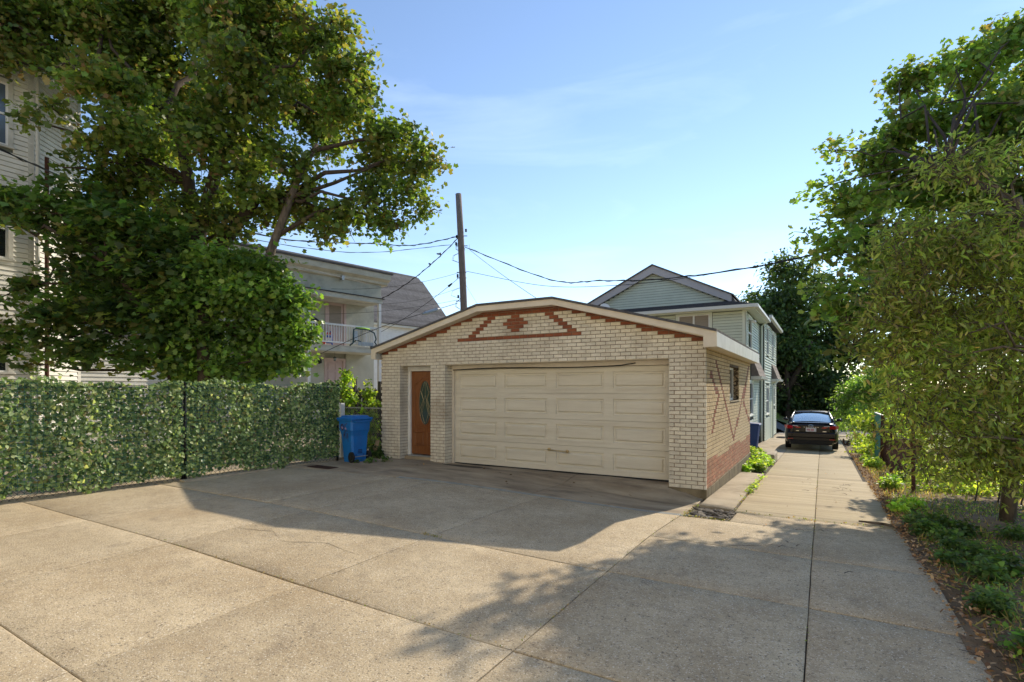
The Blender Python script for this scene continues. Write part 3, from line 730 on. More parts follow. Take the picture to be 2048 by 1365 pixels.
CROWNS = {
 'BIG_MAPLE': [(-17.84, 4.6, 10.77, 1.1), (-17.43, 5.43, 10.99, 1.15), (-16.59, 6.5, 11.34, 1.45), (-16.19, 7.89, 12.03, 1.56), (-13.63, 8.24, 11.34, 1.45), (-12.82, 9.29, 11.27, 1.23), (-11.46, 9.51, 10.81, 0.99), (-10.78, 9.91, 10.02, 0.86), (-17.73, 5.83, 12.79, 1.45), (-16.48, 7.14, 13.46, 1.64), (-13.97, 8.03, 13.19, 1.59), (-12.38, 8.97, 12.53, 1.19), (-17.21, 4.98, 9.79, 0.37), (-16.88, 5.75, 10.1, 0.41), (-14.99, 6.28, 9.05, 1.04), (-16.75, 8.72, 10.75, 1.66), (-12.23, 7.9, 9.05, 1.23), (-12.77, 9.9, 10.04, 1.13), (-10.89, 9.84, 8.96, 0.93), (-9.98, 10.38, 8.43, 0.82), (-9.35, 10.74, 7.64, 0.69), (-9.47, 10.68, 6.78, 0.69), (-9.9, 9.84, 6.53, 0.57), (-10.57, 10.61, 7.85, 0.75), (-10.89, 9.84, 6.31, 0.59), (-10.94, 9.23, 5.74, 0.36), (-9.98, 10.38, 6.18, 0.46), (-14.26, 6.13, 7.71, 0.71), (-15.89, 7.49, 8.26, 1.1), (-12.97, 7.46, 7.7, 1.1), (-13.75, 9.33, 8.48, 1.06), (-11.6, 8.84, 7.55, 0.57), (-11.81, 9.31, 6.71, 0.73), (-12.82, 9.29, 6.48, 0.66), (-12.59, 8.26, 6.66, 0.7), (-15.58, 9.41, 7.43, 0.6), (-13.47, 7.75, 6.21, 0.54), (-13.82, 6.96, 6.41, 0.49), (-12.92, 8.07, 5.83, 0.41), (-14.61, 6.5, 5.92, 0.47), (-14.79, 6.97, 5.51, 0.45), (-14.97, 8.61, 5.94, 0.42), (-15.45, 7.16, 7.11, 0.79), (-15.14, 6.19, 6.97, 0.55), (-15.41, 6.03, 7.7, 0.43), (-15.53, 7.7, 6.34, 0.55), (-17.93, 9.19, 10.35, 1.28), (-19.18, 8.46, 12.28, 1.44), (-16.13, 10.24, 12.76, 1.44), (-13.1, 10.86, 9.69, 0.91), (-16.14, 5.02, 8.06, 0.19), (-15.73, 5.26, 8.36, 0.24), (-15.48, 5.41, 6.94, 0.17), (-16.14, 5.02, 8.24, 0.14), (-15.89, 6.33, 6.4, 0.57)],
 'DARK_MAPLE': [(-17.02, 4.39, 6.02, 0.56), (-16.31, 4.81, 6.14, 0.49), (-15.46, 5.31, 5.96, 0.73), (-14.7, 5.75, 5.67, 0.82), (-13.89, 6.23, 5.55, 0.7), (-13.28, 6.58, 5.32, 0.59), (-14.9, 5.64, 4.62, 0.7), (-14.09, 6.11, 4.5, 0.82), (-13.28, 6.58, 4.38, 0.88), (-16.01, 4.98, 4.15, 0.3), (-16.47, 4.72, 3.91, 0.19), (-15.3, 5.4, 3.56, 0.64), (-14.39, 5.93, 3.33, 0.8), (-13.38, 6.52, 3.21, 0.7), (-15.61, 5.22, 2.74, 0.37), (-16.26, 4.84, 3.09, 0.33), (-16.41, 4.75, 2.63, 0.29), (-16.13, 4.91, 2.3, 0.23), (-14.9, 5.64, 2.63, 0.53), (-13.89, 6.23, 2.51, 0.53), (-13.18, 6.64, 2.39, 0.41), (-12.78, 6.88, 3.8, 0.59), (-16.01, 6.38, 4.13, 0.9), (-15.01, 6.96, 3.87, 0.77)],
 'SPROUT_TREE': [(-12.47, 7.17, 4.64, 0.71), (-11.86, 7.53, 4.64, 0.65), (-12.78, 6.99, 3.81, 0.71), (-12.12, 7.38, 3.75, 0.53), (-11.51, 7.74, 3.93, 0.73), (-11.0, 8.04, 3.93, 0.5), (-10.64, 8.25, 3.69, 0.3), (-11.05, 8.01, 3.1, 0.59), (-10.54, 8.31, 3.1, 0.26), (-11.76, 7.59, 2.93, 0.61), (-12.53, 7.14, 2.81, 0.59), (-10.9, 8.1, 2.51, 0.41), (-11.46, 7.77, 2.22, 0.41), (-12.17, 7.35, 2.22, 0.53), (-12.78, 6.99, 2.28, 0.47), (-13.19, 6.76, 2.99, 0.47), (-11.35, 7.83, 4.52, 0.41)],
 'RIGHT_MAPLE': [(3.92, 16.79, 10.07, 0.53), (2.78, 15.55, 8.94, 0.57), (2.59, 16.01, 9.48, 0.3), (2.01, 16.25, 9.3, 0.49), (1.64, 16.03, 9.3, 0.27), (2.1, 15.14, 7.81, 0.74), (3.08, 15.72, 7.69, 0.85), (4.02, 16.85, 8.3, 0.71), (1.48, 15.94, 7.7, 0.61), (0.23, 14.28, 7.22, 0.23), (0.88, 15.01, 7.12, 0.45), (-0.02, 13.09, 6.01, 0.19), (1.57, 15.42, 6.53, 0.94), (2.49, 15.37, 6.33, 0.91), (3.56, 16.0, 6.33, 0.91), (0.61, 13.69, 5.71, 0.54), (-0.21, 12.05, 4.74, 0.13), (0.29, 11.99, 4.39, 0.33), (0.94, 12.72, 4.47, 0.65), (2.1, 15.14, 4.86, 0.91), (3.08, 15.72, 4.86, 0.91), (4.05, 16.29, 5.43, 1.02), (0.22, 9.64, 3.2, 0.28), (0.66, 10.24, 3.14, 0.42), (1.28, 11.19, 3.05, 0.51), (0.4, 9.51, 2.37, 0.2), (0.34, 9.48, 2.75, 0.15), (0.32, 9.47, 2.03, 0.15), (1.35, 11.23, 2.37, 0.42), (0.79, 10.32, 2.41, 0.24), (2.49, 15.37, 3.16, 0.79), (3.47, 15.95, 3.28, 0.91), (4.64, 16.63, 9.17, 0.91), (4.25, 15.25, 7.19, 0.93), (4.52, 15.41, 5.64, 0.93), (4.07, 15.14, 3.56, 0.93), (5.0, 15.11, 6.45, 1.09), (5.17, 15.21, 4.66, 1.09), (4.97, 15.67, 8.23, 0.93), (5.74, 14.96, 5.47, 1.04), (3.37, 15.89, 9.39, 0.4), (4.83, 16.75, 10.19, 0.79), (5.24, 15.83, 9.58, 0.83)],
 'LONG_LEAF': [(1.4, 8.93, 4.67, 0.25), (1.74, 9.13, 4.67, 0.3), (2.22, 9.42, 4.8, 0.23), (1.17, 8.8, 3.81, 0.26), (0.82, 8.6, 3.68, 0.26), (1.45, 8.97, 3.54, 0.5), (2.02, 9.3, 3.74, 0.46), (1.79, 9.17, 4.01, 0.33), (1.05, 8.73, 3.28, 0.36), (0.77, 8.57, 2.95, 0.3), (0.6, 8.47, 2.62, 0.2), (1.45, 8.97, 2.75, 0.53), (2.02, 9.3, 2.88, 0.53), (1.11, 8.77, 2.55, 0.4), (0.88, 8.63, 2.22, 0.3), (1.4, 8.93, 1.89, 0.41), (1.99, 9.29, 1.96, 0.43), (1.11, 8.77, 1.43, 0.36), (1.57, 9.03, 1.23, 0.43), (2.08, 9.34, 1.16, 0.46), (1.22, 8.83, 0.9, 0.33), (1.68, 9.1, 0.73, 0.26), (2.19, 9.4, 0.6, 0.3), (1.97, 9.27, 0.97, 0.3), (2.42, 9.54, 0.9, 0.33), (0.88, 8.63, 1.76, 0.26), (0.82, 8.6, 1.23, 0.19), (2.48, 9.57, 3.54, 0.53), (2.54, 9.6, 2.55, 0.53), (2.59, 9.64, 1.56, 0.53), (1.37, 8.92, 0.54, 0.12)],
 'VINE': [(1.39, 22.84, 0.78, 0.39), (1.65, 22.42, 0.37, 0.38), (1.2, 22.15, 0.46, 0.21), (1.8, 22.51, 0.9, 0.31), (1.5, 22.33, 0.02, 0.28), (2.0, 20.89, 0.56, 0.4), (2.02, 19.73, -0.13, 0.45), (2.2, 18.68, 0.27, 0.42), (1.35, 23.4, -0.62, 0.41), (1.25, 24.5, -0.26, 0.27), (1.42, 23.44, -1.17, 0.29), (1.77, 23.07, -0.29, 0.36), (2.33, 17.6, -0.16, 0.4), (2.06, 16.28, -0.89, 0.22), (2.38, 16.47, -0.71, 0.31), (2.59, 16.01, -0.79, 0.3)],
 'MID_SHRUB': [(1.25, 33.19, 1.41, 1.0), (2.16, 33.73, 1.14, 0.93), (1.02, 33.06, 0.35, 0.63), (1.7, 33.46, 1.94, 0.79), (2.52, 32.78, 1.93, 1.02), (2.96, 33.04, 2.69, 1.02), (1.58, 31.07, 0.33, 0.61), (0.88, 36.46, -0.38, 0.53), (2.05, 29.03, 0.32, 0.57)],
 'FAR_TREE': [(-2.45, 51.9, 9.48, 3.47), (-4.51, 50.69, 9.04, 2.39), (-5.44, 50.14, 7.74, 1.95), (-0.2, 53.22, 7.74, 3.04), (-5.44, 50.14, 4.7, 2.39), (-3.2, 51.46, 5.13, 3.91), (-0.95, 52.78, 4.26, 3.47), (0.74, 53.77, 2.53, 2.61), (-4.32, 50.8, 1.22, 2.82), (-1.7, 52.34, 0.79, 2.82), (0.18, 53.44, 0.35, 2.17), (-2.45, 51.9, 11.86, 1.95), (-0.95, 52.78, 10.78, 1.95), (-5.44, 50.14, 0.79, 1.74), (-5.44, 50.14, -0.95, 1.52), (-3.2, 51.46, 2.53, 2.61), (-3.2, 51.46, -0.52, 1.74), (-1.7, 52.34, -1.38, 1.3), (-0.2, 53.22, -0.95, 1.52), (-2.34, 49.64, 5.81, 2.49), (2.05, 54.53, 5.13, 2.17), (1.67, 54.31, 7.74, 1.74)],
 'BACK_HEDGE': [(-6.32, 54.26, -0.24, 2.12), (-3.47, 55.93, -0.47, 2.12), (-0.62, 57.6, -0.71, 2.12), (2.14, 56.91, -0.38, 2.04), (4.87, 58.51, -0.16, 2.27), (7.67, 57.83, 0.35, 2.61), (10.2, 57.0, 0.83, 2.49), (6.3, 61.67, 4.01, 3.31), (10.37, 64.06, 5.43, 3.78), (11.56, 53.16, 1.66, 2.64), (13.29, 61.13, 6.0, 3.47), (-8.75, 58.63, 0.61, 3.12)],
 'YARD_SHRUB': [(1.83, 13.83, -0.23, 0.17), (2.01, 13.35, -0.34, 0.2), (2.24, 13.14, -0.38, 0.23), (2.28, 14.09, -0.18, 0.21), (2.48, 13.05, -0.25, 0.21), (2.97, 13.34, -0.25, 0.26), (3.3, 13.53, -0.29, 0.28), (1.85, 15.0, -0.12, 0.18), (2.15, 15.17, -0.12, 0.2), (2.62, 14.87, -0.21, 0.26), (3.45, 14.78, -0.13, 0.31)],
 'POST_VINE_TALL': [(-11.52, 10.4, 2.18, 0.13), (-11.47, 10.43, 1.94, 0.14), (-11.54, 10.39, 1.62, 0.2), (-11.39, 10.47, 1.41, 0.2), (-11.52, 10.4, 1.06, 0.21), (-11.39, 10.47, 0.78, 0.2), (-11.25, 10.56, 1.55, 0.11)],
 'POST_VINE_SHORT': [(-10.57, 10.38, 1.85, 0.08), (-10.58, 10.37, 1.62, 0.12), (-10.52, 10.41, 1.35, 0.14), (-10.54, 10.39, 1.01, 0.14), (-10.5, 10.42, 0.67, 0.16), (-10.45, 10.45, 0.34, 0.16), (-10.4, 10.48, 0.07, 0.12), (-10.6, 10.36, 0.61, 0.14)],
}
# ---------------------------------------------------------------- foliage
MAPLE = ([(0,0,0),(.20,.02,.0),(.50,.10,.05),(.36,.30,.0),(.56,.52,.08),(.24,.56,.0),(0,1.0,.06),(-.24,.56,.0),(-.56,.52,.08),(-.36,.30,.0),(-.50,.10,.05),(-.20,.02,.0),(0,.35,-.05)],
         [(12,i,i+1) for i in range(0, 11)] + [(12,11,0)])
MAPLE_LO = ([(0,0,0),(.50,.12,.06),(.28,.34,0),(.55,.60,.08),(0,1.0,.05),(-.55,.60,.08),(-.28,.34,0),(-.50,.12,.06),(0,.35,-.06)],
            [(8,0,1),(8,1,2),(8,2,3),(8,3,4),(8,4,5),(8,5,6),(8,6,7),(8,7,0)])
IVY = ([(0,0,0),(.42,.10,.03),(.40,.45,.06),(0,.95,.03),(-.40,.45,.06),(-.42,.10,.03),(0,.3,-.06)], [(6,0,1),(6,1,2),(6,2,3),(6,3,4),(6,4,5),(6,5,0)])
LANCE = ([(0,0,0),(.13,.35,.03),(.12,.7,-.01),(0,1.0,-.12),(-.12,.7,-.01),(-.13,.35,.03),(0,.4,-.02),(0,.72,-.05)], [(0,1,6),(1,2,7,6),(2,3,7),(3,4,7),(4,5,6,7),(5,0,6)])
OVAL = ([(0,0,0),(.26,.3,.04),(.22,.7,.02),(0,1,-.04),(-.22,.7,.02),(-.26,.3,.04)], [(0,1,2,3),(0,3,4,5)])
def leaves_mesh(name, pos, size, nrm, axis, col, tmpl, m):
    """all leaves of one crown in one mesh: pos/nrm/axis (N,3), size (N,), col (N,3)"""
    tv = np.array(tmpl[0], dtype=np.float64); N, K = len(pos), len(tv)
    ax = axis - nrm * np.sum(axis*nrm, 1, keepdims=True); ax /= np.linalg.norm(ax, axis=1, keepdims=True) + 1e-9
    sx = np.cross(ax, nrm)
    V = pos[:, None, :] + size[:, None, None] * (tv[None, :, 0:1]*sx[:, None, :] + tv[None, :, 1:2]*ax[:, None, :] + tv[None, :, 2:3]*nrm[:, None, :])
    V = V.reshape(-1, 3)
    ls = [len(f) for f in tmpl[1]]; base = np.concatenate([np.array(f) for f in tmpl[1]])
    loops = (base[None, :] + (np.arange(N)*K)[:, None]).ravel(); lens = np.tile(ls, N)
    me = bpy.data.meshes.new(name); me.vertices.add(len(V)); me.vertices.foreach_set('co', V.ravel())
    me.loops.add(len(loops)); me.loops.foreach_set('vertex_index', loops.astype(np.int32))
    me.polygons.add(len(lens)); st = np.concatenate([[0], np.cumsum(lens)[:-1]])
    me.polygons.foreach_set('loop_start', st.astype(np.int32)); me.polygons.foreach_set('loop_total', lens.astype(np.int32))
    me.update(calc_edges=True)
    at = me.attributes.new('leaf_colour', 'FLOAT_COLOR', 'FACE')
    c = np.ones((N, len(ls), 4)); c[:, :, :3] = np.clip(col[:, None, :]*np.array([2.3, 2.3, 2.3]), 0, .8); at.data.foreach_set('color', c.astype(np.float32).ravel())
    me.materials.append(m); return me
def unit(a): return a / (np.linalg.norm(a, axis=1, keepdims=True) + 1e-9)
def sprays(blobs, n_sprays, per, spread, size, cols, probs, rng, flat=0.55, droop=0.5, shell=0.45, up=0.6, zsq=0.85, jitter=0.14):
    """leaf sprays (twigs with several leaves) through the volume of the clumps; returns leaf arrays and twig centres"""
    b = np.array(blobs); wts = b[:, 3]**2; wts /= wts.sum()
    idx = rng.choice(len(b), n_sprays, p=wts)
    d_ = unit(rng.normal(size=(n_sprays, 3))); rad = rng.random(n_sprays)**shell * rng.uniform(.85, 1.07, n_sprays)
    tone_b = rng.uniform(.62, 1.35, len(b))
    cen = b[idx, :3] + d_ * (rad * b[idx, 3])[:, None] * np.array([1, 1, zsq])
    out = d_.copy(); tone = rng.choice(len(cols), n_sprays, p=probs)
    cl = np.repeat(cen, per, 0); N = len(cl)
    tw = unit(out + rng.normal(size=out.shape)*.5 + np.array([0,0,-droop])); twl = np.repeat(tw, per, 0)
    t = rng.random(N)
    off = rng.normal(size=(N, 3)) * spread * .42; off[:, 2] *= flat
    pos = cl + twl * (t[:, None]-.5) * spread*1.5 + off
    nr = unit(rng.normal(size=(N, 3))*.55 + np.array([0,0,up]) + np.repeat(out, per, 0)*.35)
    ax = unit(twl*.6 + rng.normal(size=(N, 3))*.6 + np.array([0,0,-droop]))
    sz = size * rng.uniform(.5, 1.35, N)
    cc = np.array(cols)[np.repeat(tone, per)] * rng.uniform(1-jitter*1.6, 1+jitter*1.6, N)[:, None] * (1 + rng.normal(size=(N, 3))*jitter*.5) * tone_b[np.repeat(idx, per)][:, None]
    return pos, sz, nr, ax, np.clip(cc, .004, .9), cen, tw
def limb_path(a, b, k=5, wob=.12, sag=0.0):
    a, b = Vector(a), Vector(b); L = (b-a).length
    return [a.lerp(b, i/k) + Vector((R.uniform(-1,1), R.uniform(-1,1), R.uniform(-1,1)))*wob*L*.25*math.sin(PI*i/k) + Vector((0,0,sag*L*math.sin(PI*i/k))) for i in range(k+1)]
def crown_obj(root, blobs, n, per, spread, size, cols, probs, tmpl, m, seed, name='crown', **kw):
    rng = np.random.default_rng(seed)
    if name == 'crown':   # ragged outline: smaller satellite clumps round every main clump
        ex = []
        for b in blobs:
            ex.append((b[0], b[1], b[2], b[3]*.76))
            for k in range(5):
                v = rng.normal(size=3); v /= np.linalg.norm(v); r_ = b[3]*rng.uniform(.2, .42)
                ex.append((b[0]+v[0]*b[3]*.8, b[1]+v[1]*b[3]*.8, b[2]+v[2]*b[3]*.78, r_))
        blobs = ex
    pos, sz, nr, ax, cc, cen, tw = sprays(blobs, n, per, spread, size, cols, probs, rng, **kw)
    o = bpy.data.objects.new(name, leaves_mesh(name, pos, sz, nr, ax, cc, tmpl, m)); put(o, root); o['kind'] = 'stuff'
    return cen, tw
def twigs_obj(root, blobs, cen, tw, m, r=.006, L=.35, frac=.4, link=.3):
    mb = MB(); b = np.array(blobs)
    for c, t in zip(cen, tw):
        if R.random() > frac: continue
        c = Vector(c); t = Vector(t); k = int(np.argmin(((b[:, :3]-np.array(c))**2).sum(1))); bc = Vector(b[k, :3])
        a = c.lerp(bc, link+.5*R.random())
        mb.tube([a, a.lerp(c, .55) + Vector((R.uniform(-.05,.05), R.uniform(-.05,.05), R.uniform(-.04,.06))), c + t*L*.5], [r*2.2, r*1.4, r*.6], 4, caps=False)
    if mb.v:
        me = bpy.data.meshes.new('twigs'); me.from_pydata(mb.v, [], mb.f); me.materials.append(m)
        o = bpy.data.objects.new('twigs', me); put(o, root); o['kind'] = 'stuff'
def limbs(root, forks, blobs, m, r0=.09, r1=.02, every=1):
    """a limb from the nearest fork out to each clump"""
    for i, b in enumerate(blobs):
        if i % every: continue
        c = Vector(b[:3]); f = min(forks, key=lambda q: (Vector(q)-c).length + max(0, Vector(q).z - c.z)*.8)
        L = (c-Vector(f)).length
        if L < .3: continue
        s = min(1.3, .45 + L/6)
        p = limb_path(f, c, 5, .35, .04); mb = MB(); mb.tube(p, [r0*s*(1-k/5)+r1*(k/5) for k in range(6)], 6)
        mb.obj('limb', m, root, smooth=True)
GREEN = [(.050,.082,.018),(.072,.105,.022),(.035,.060,.016),(.10,.125,.028)]
RUSTY = [(.050,.075,.018),(.075,.095,.022),(.085,.078,.026),(.095,.066,.030),(.035,.052,.016)]

# big maple behind the left fence
B = CROWNS['BIG_MAPLE']
bm_ = thing('maple_tree', 'huge spreading maple with rusty tinged crown towering above the ivy covered fence', 'tree', (-14.5, 7.8, 0))
tr = MB(); tr.tube([(-14.5,7.75,-.2),(-14.45,7.75,1.2),(-14.5,7.85,2.8),(-14.35,7.8,4.4),(-14.4,7.85,5.6)], [.42,.34,.31,.29,.26], 14)
tr.obj('trunk', M['bark'], bm_, smooth=True)
FK = [(-14.4,7.85,5.5), (-14.55,7.8,7.2), (-13.9,8.1,7.3), (-14.9,7.4,9.0), (-13.2,8.5,9.2), (-12.6,8.5,6.6)]
for p in ([(-14.4,7.85,5.3),(-14.5,7.8,6.3),(-14.55,7.8,7.2),(-14.7,7.7,8.2),(-14.9,7.4,9.2)], [(-14.4,7.85,5.3),(-14.15,7.95,6.2),(-13.9,8.1,7.3),(-13.5,8.3,8.3),(-13.2,8.5,9.4)],
          [(-14.4,7.8,4.6),(-13.8,8.1,5.3),(-13.2,8.3,6.0),(-12.6,8.5,6.7)]):
    MB().tube(p, [.20,.18,.155,.13,.10][:len(p)], 10).obj('limb', M['bark'], bm_, smooth=True)
limbs(bm_, FK, B, M['bark'], .075, .018, every=2)
cen, tw = crown_obj(bm_, B, 5600, 15, .42, .125, RUSTY, [.42,.27,.12,.04,.15], MAPLE_LO, M['leaf'], 3)
twigs_obj(bm_, B, cen, tw, M['bark'], .007, .5, .3)
# pale limb rising to the right out of the lower trees
pl = thing('bare_tree_stem', 'pale bare stem leaning up before the stucco house into the maple crown', 'tree stem', (-13.2, 8.3, 0))
MB().tube([(-13.0,8.3,-.2),(-12.9,8.35,2.2),(-12.45,8.45,4.1),(-12.12,8.55,5.3),(-11.85,8.7,6.1),(-11.6,8.9,7.0),(-11.2,9.2,8.0)], [.16,.15,.13,.11,.10,.08,.05], 10).obj('trunk', M['pale_bark'], pl, smooth=True)
for p in ([(-12.0,8.6,5.6),(-11.3,9.3,6.3),(-10.6,9.9,6.6)], [(-11.7,8.8,6.6),(-11.0,9.6,7.1),(-10.0,10.2,7.6)], [(-11.3,9.1,7.8),(-10.4,9.9,8.2),(-9.6,10.5,8.3)]):
    MB().tube(p, [.06,.045,.02], 7).obj('limb', M['bark'], pl, smooth=True)

B = CROWNS['DARK_MAPLE']
dm = thing('young_maple', 'dark low maple with broad leaves hiding the white clapboard house above the fence', 'tree', (-13.6, 7.1, 0))
MB().tube([(-13.6,7.1,-.2),(-13.6,7.1,1.6),(-13.8,6.6,3.0),(-14.1,5.9,4.6)], [.16,.14,.12,.07], 10).obj('trunk', M['bark'], dm, smooth=True)
limbs(dm, [(-13.65,7.0,2.2),(-13.8,6.6,3.2),(-14.1,5.9,4.5)], B, M['bark'], .05, .014)
cen, tw = crown_obj(dm, B, 1150, 13, .42, .16, [(.034,.062,.018),(.045,.078,.02),(.026,.046,.015),(.07,.075,.025),(.09,.13,.03)], [.36,.24,.22,.12,.06], MAPLE, M['leaf'], 4, flat=.35, up=1.1, droop=.35)
twigs_obj(dm, B, cen, tw, M['bark'], .006, .5, .3)

B = CROWNS['SPROUT_TREE']
sp = thing('bushy_maple', 'bushy bright green maple thick with sunlit sprouts between fence and porch house', 'tree', (-12.4, 7.0, 0))
MB().tube([(-12.4,7.0,-.2),(-12.4,7.05,1.8),(-12.45,7.0,3.2),(-12.4,7.05,4.4)], [.22,.19,.15,.08], 10).obj('trunk', M['bark'], sp, smooth=True)
limbs(sp, [(-12.4,7.0,1.8),(-12.45,7.0,3.1),(-12.4,7.05,4.2)], B, M['bark'], .045, .012)
cen, tw = crown_obj(sp, B, 1080, 13, .36, .12, [(.065,.11,.022),(.05,.085,.02),(.095,.14,.03),(.035,.06,.016)], [.38,.3,.14,.18], MAPLE_LO, M['waxy_leaf'], 5, droop=.8)
twigs_obj(sp, B, cen, tw, M['bark'], .005, .4, .3)

# right-hand maple over the drive
B = CROWNS['RIGHT_MAPLE']
rm = thing('drive_maple', 'tall maple leaning over the right edge of the concrete drive', 'tree', (4.2, 12.2, -.3))
MB().tube([(4.3,12.2,-.5),(4.2,12.2,1.2),(4.1,12.1,2.8),(4.0,12.0,4.4)], [.26,.22,.19,.15], 12).obj('trunk', M['bark'], rm, smooth=True)
for p in ([(4.05,12.1,3.4),(3.0,12.3,4.8),(2.0,12.6,5.8),(1.3,12.9,6.4)], [(4.0,12.0,4.3),(3.6,11.9,5.8),(3.3,11.9,7.4)], [(4.1,12.1,2.8),(3.0,12.4,3.4),(2.0,12.8,3.8)]):
    MB().tube(p, [.09,.07,.05,.03][:len(p)], 8).obj('limb', M['bark'], rm, smooth=True)
limbs(rm, [(4.05,12.1,3.2),(4.0,12.0,4.4),(3.0,12.3,4.8),(2.0,12.6,5.8),(3.6,11.9,5.8),(2.0,12.8,3.8)], B, M['bark'], .026, .009)
cen, tw = crown_obj(rm, B, 3900, 13, .38, .12, [(.060,.095,.022),(.075,.105,.026),(.09,.09,.035),(.10,.14,.03),(.04,.065,.02)], [.34,.26,.14,.12,.14], MAPLE_LO, M['leaf'], 6)
twigs_obj(rm, B, cen, tw, M['bark'], .006, .5, .4)

# long-leaved tree nearest on the right
B = CROWNS['LONG_LEAF']
ll = thing('long_leaved_tree', 'yellow green tree with long narrow leaves and tangled twigs beside the dirt strip', 'tree', (2.6, 9.6, -.25))
MB().tube([(2.28,10.2,-.4),(2.33,10.1,.6),(2.42,9.8,1.6),(2.45,9.6,2.8),(2.2,9.3,4.2)], [.10,.09,.08,.06,.04], 10).obj('trunk', M['pale_bark'], ll, smooth=True)
MB().tube([(2.9,9.3,-.4),(2.8,9.2,1.0),(2.55,9.0,2.2),(2.2,8.9,3.4)], [.07,.06,.05,.03], 8).obj('trunk', M['bark'], ll, smooth=True)
limbs(ll, [(2.45,10.1,.8),(2.5,9.8,1.8),(2.45,9.6,2.8),(2.2,9.3,4.0),(2.8,9.2,1.0),(2.55,9.0,2.2)], B, M['pale_bark'], .03, .006)
cen, tw = crown_obj(ll, B, 1700, 12, .38, .105, [(.125,.155,.04),(.15,.17,.045),(.08,.095,.027),(.14,.115,.055),(.18,.17,.065)], [.36,.24,.2,.12,.08], LANCE, M['leaf'], 7, droop=.45)
twigs_obj(ll, B, cen, tw, M['pale_bark'], .0035, .5, .9, .1)
tg = MB()
for k in range(170):   # fine bare twigs fanning through the crown
    b = B[R.randrange(len(B))]; a = Vector(b[:3]) + Vector((R.uniform(-.3,.3), R.uniform(-.3,.3), R.uniform(-.3,.3)))
    d_ = Vector((R.uniform(-1,.1), R.uniform(-.6,.6), R.uniform(-.2,.6))).normalized(); L = R.uniform(.4, .9)
    tg.tube([a, a+d_*L*.5+Vector((0,0,-.02)), a+d_*L+Vector((R.uniform(-.08,.08),0,R.uniform(-.12,.05)))], [.004,.003,.0015], 4, caps=False)
me = bpy.data.meshes.new('twigs'); me.from_pydata(tg.v, [], tg.f); me.materials.append(M['pale_bark']); o = bpy.data.objects.new('bare_twigs', me); put(o, ll); o['kind'] = 'stuff'

# vine along the right fence, shrub, far trees
B = CROWNS['VINE']
vn = thing('fence_vine', 'bright yellow green vine climbing over the teal panel and rusty fence posts', 'vine', (1.7, 18, -.5))
crown_obj(vn, B, 300, 11, .30, .13, [(.13,.17,.028),(.09,.13,.025),(.17,.20,.035),(.05,.08,.02)], [.4,.3,.15,.15], OVAL, M['leaf'], 8, droop=.9)
st = MB()
for x, y in ((1.7,17.5),(1.75,15.9),(1.6,19.4),(1.8,14.2)):
    MB().tube([(x,y,gz(x,y)-.1),(x+.05,y+.1,.3),(x-.05,y+.3,.9),(x+.1,y+.1,1.4)], [.02,.016,.012,.006], 5).obj('vine_stem', M['bark'], vn)
B = CROWNS['YARD_SHRUB']
ys_ = thing('low_shrub', 'low sunlit yellow green shrub growing round the foot of the long leaved tree', 'shrub', (2.9, 12.2, -.35))
crown_obj(ys_, B, 420, 10, .26, .085, [(.12,.16,.03),(.09,.13,.028),(.17,.19,.04),(.05,.08,.022)], [.35,.3,.2,.15], OVAL, M['leaf'], 12, droop=.3)
for k in range(5): MB().tube([(2.3+k*.3,12.2,-.45),(2.35+k*.3,12.15,.0),(2.3+k*.33,12.1,.35)], [.014,.01,.005], 5).obj('stem', M['bark'], ys_)
B = CROWNS['MID_SHRUB']
ms_ = thing('rounded_shrub', 'rounded mid green shrub growing where the drive meets the far fence', 'shrub', (4.0, 31, -1.0))
MB().tube([(4.0,31.5,-1.2),(4.1,31.5,0),(4.0,31.6,1.2)], [.10,.08,.05], 8).obj('stem', M['bark'], ms_, smooth=True)
limbs(ms_, [(4.05,31.5,-.2),(4.0,31.6,1.0)], B, M['bark'], .03, .01)
crown_obj(ms_, B, 700, 12, .42, .15, [(.07,.115,.03),(.09,.14,.035),(.05,.08,.025)], [.4,.3,.3], OVAL, M['leaf'], 9)
B = CROWNS['FAR_TREE']
ft = thing('far_tree', 'large dark round crowned tree standing across the street beyond the parked car', 'tree', (-2.5, 47, -1))
for p in ([(-2.6,50,-1.3),(-2.5,50,1),(-2.6,49.5,3.2),(-2.4,49,5.5)], [(-2.6,50,1.5),(-1.6,49.5,3.6),(-.8,49,5.6)], [(-2.6,50,1.2),(-3.8,49.5,3),(-4.6,49,5)]):
    MB().tube(p, [.24,.2,.16,.1][:len(p)], 10).obj('trunk' if p[0][2] < 0 else 'limb', M['bark'], ft, smooth=True)
limbs(ft, [(-2.6,49.5,3),(-1.6,49.5,3.6),(-3.8,49.5,3),(-2.4,49,5.4)], B, M['bark'], .07, .03)
crown_obj(ft, B, 4600, 11, .95, .34, [(.030,.048,.018),(.042,.062,.022),(.022,.035,.014),(.075,.085,.03)], [.4,.3,.22,.08], OVAL, M['leaf'], 10)
B = CROWNS['BACK_HEDGE']
bh = thing('distant_trees', 'mass of dark distant trees and hedge closing the view past the street', 'trees', (4, 50, -1))
crown_obj(bh, B, 1800, 11, 1.2, .42, [(.04,.065,.022),(.055,.08,.028),(.03,.045,.018)], [.4,.3,.3], OVAL, M['leaf'], 11)
for p in [(-4,52),(1,52),(6,52),(12,50)]:
    MB().tube([(p[0],p[1],-1.3),(p[0]+.2,p[1],2.5)], [.2,.12], 8).obj('trunk', M['bark'], bh)
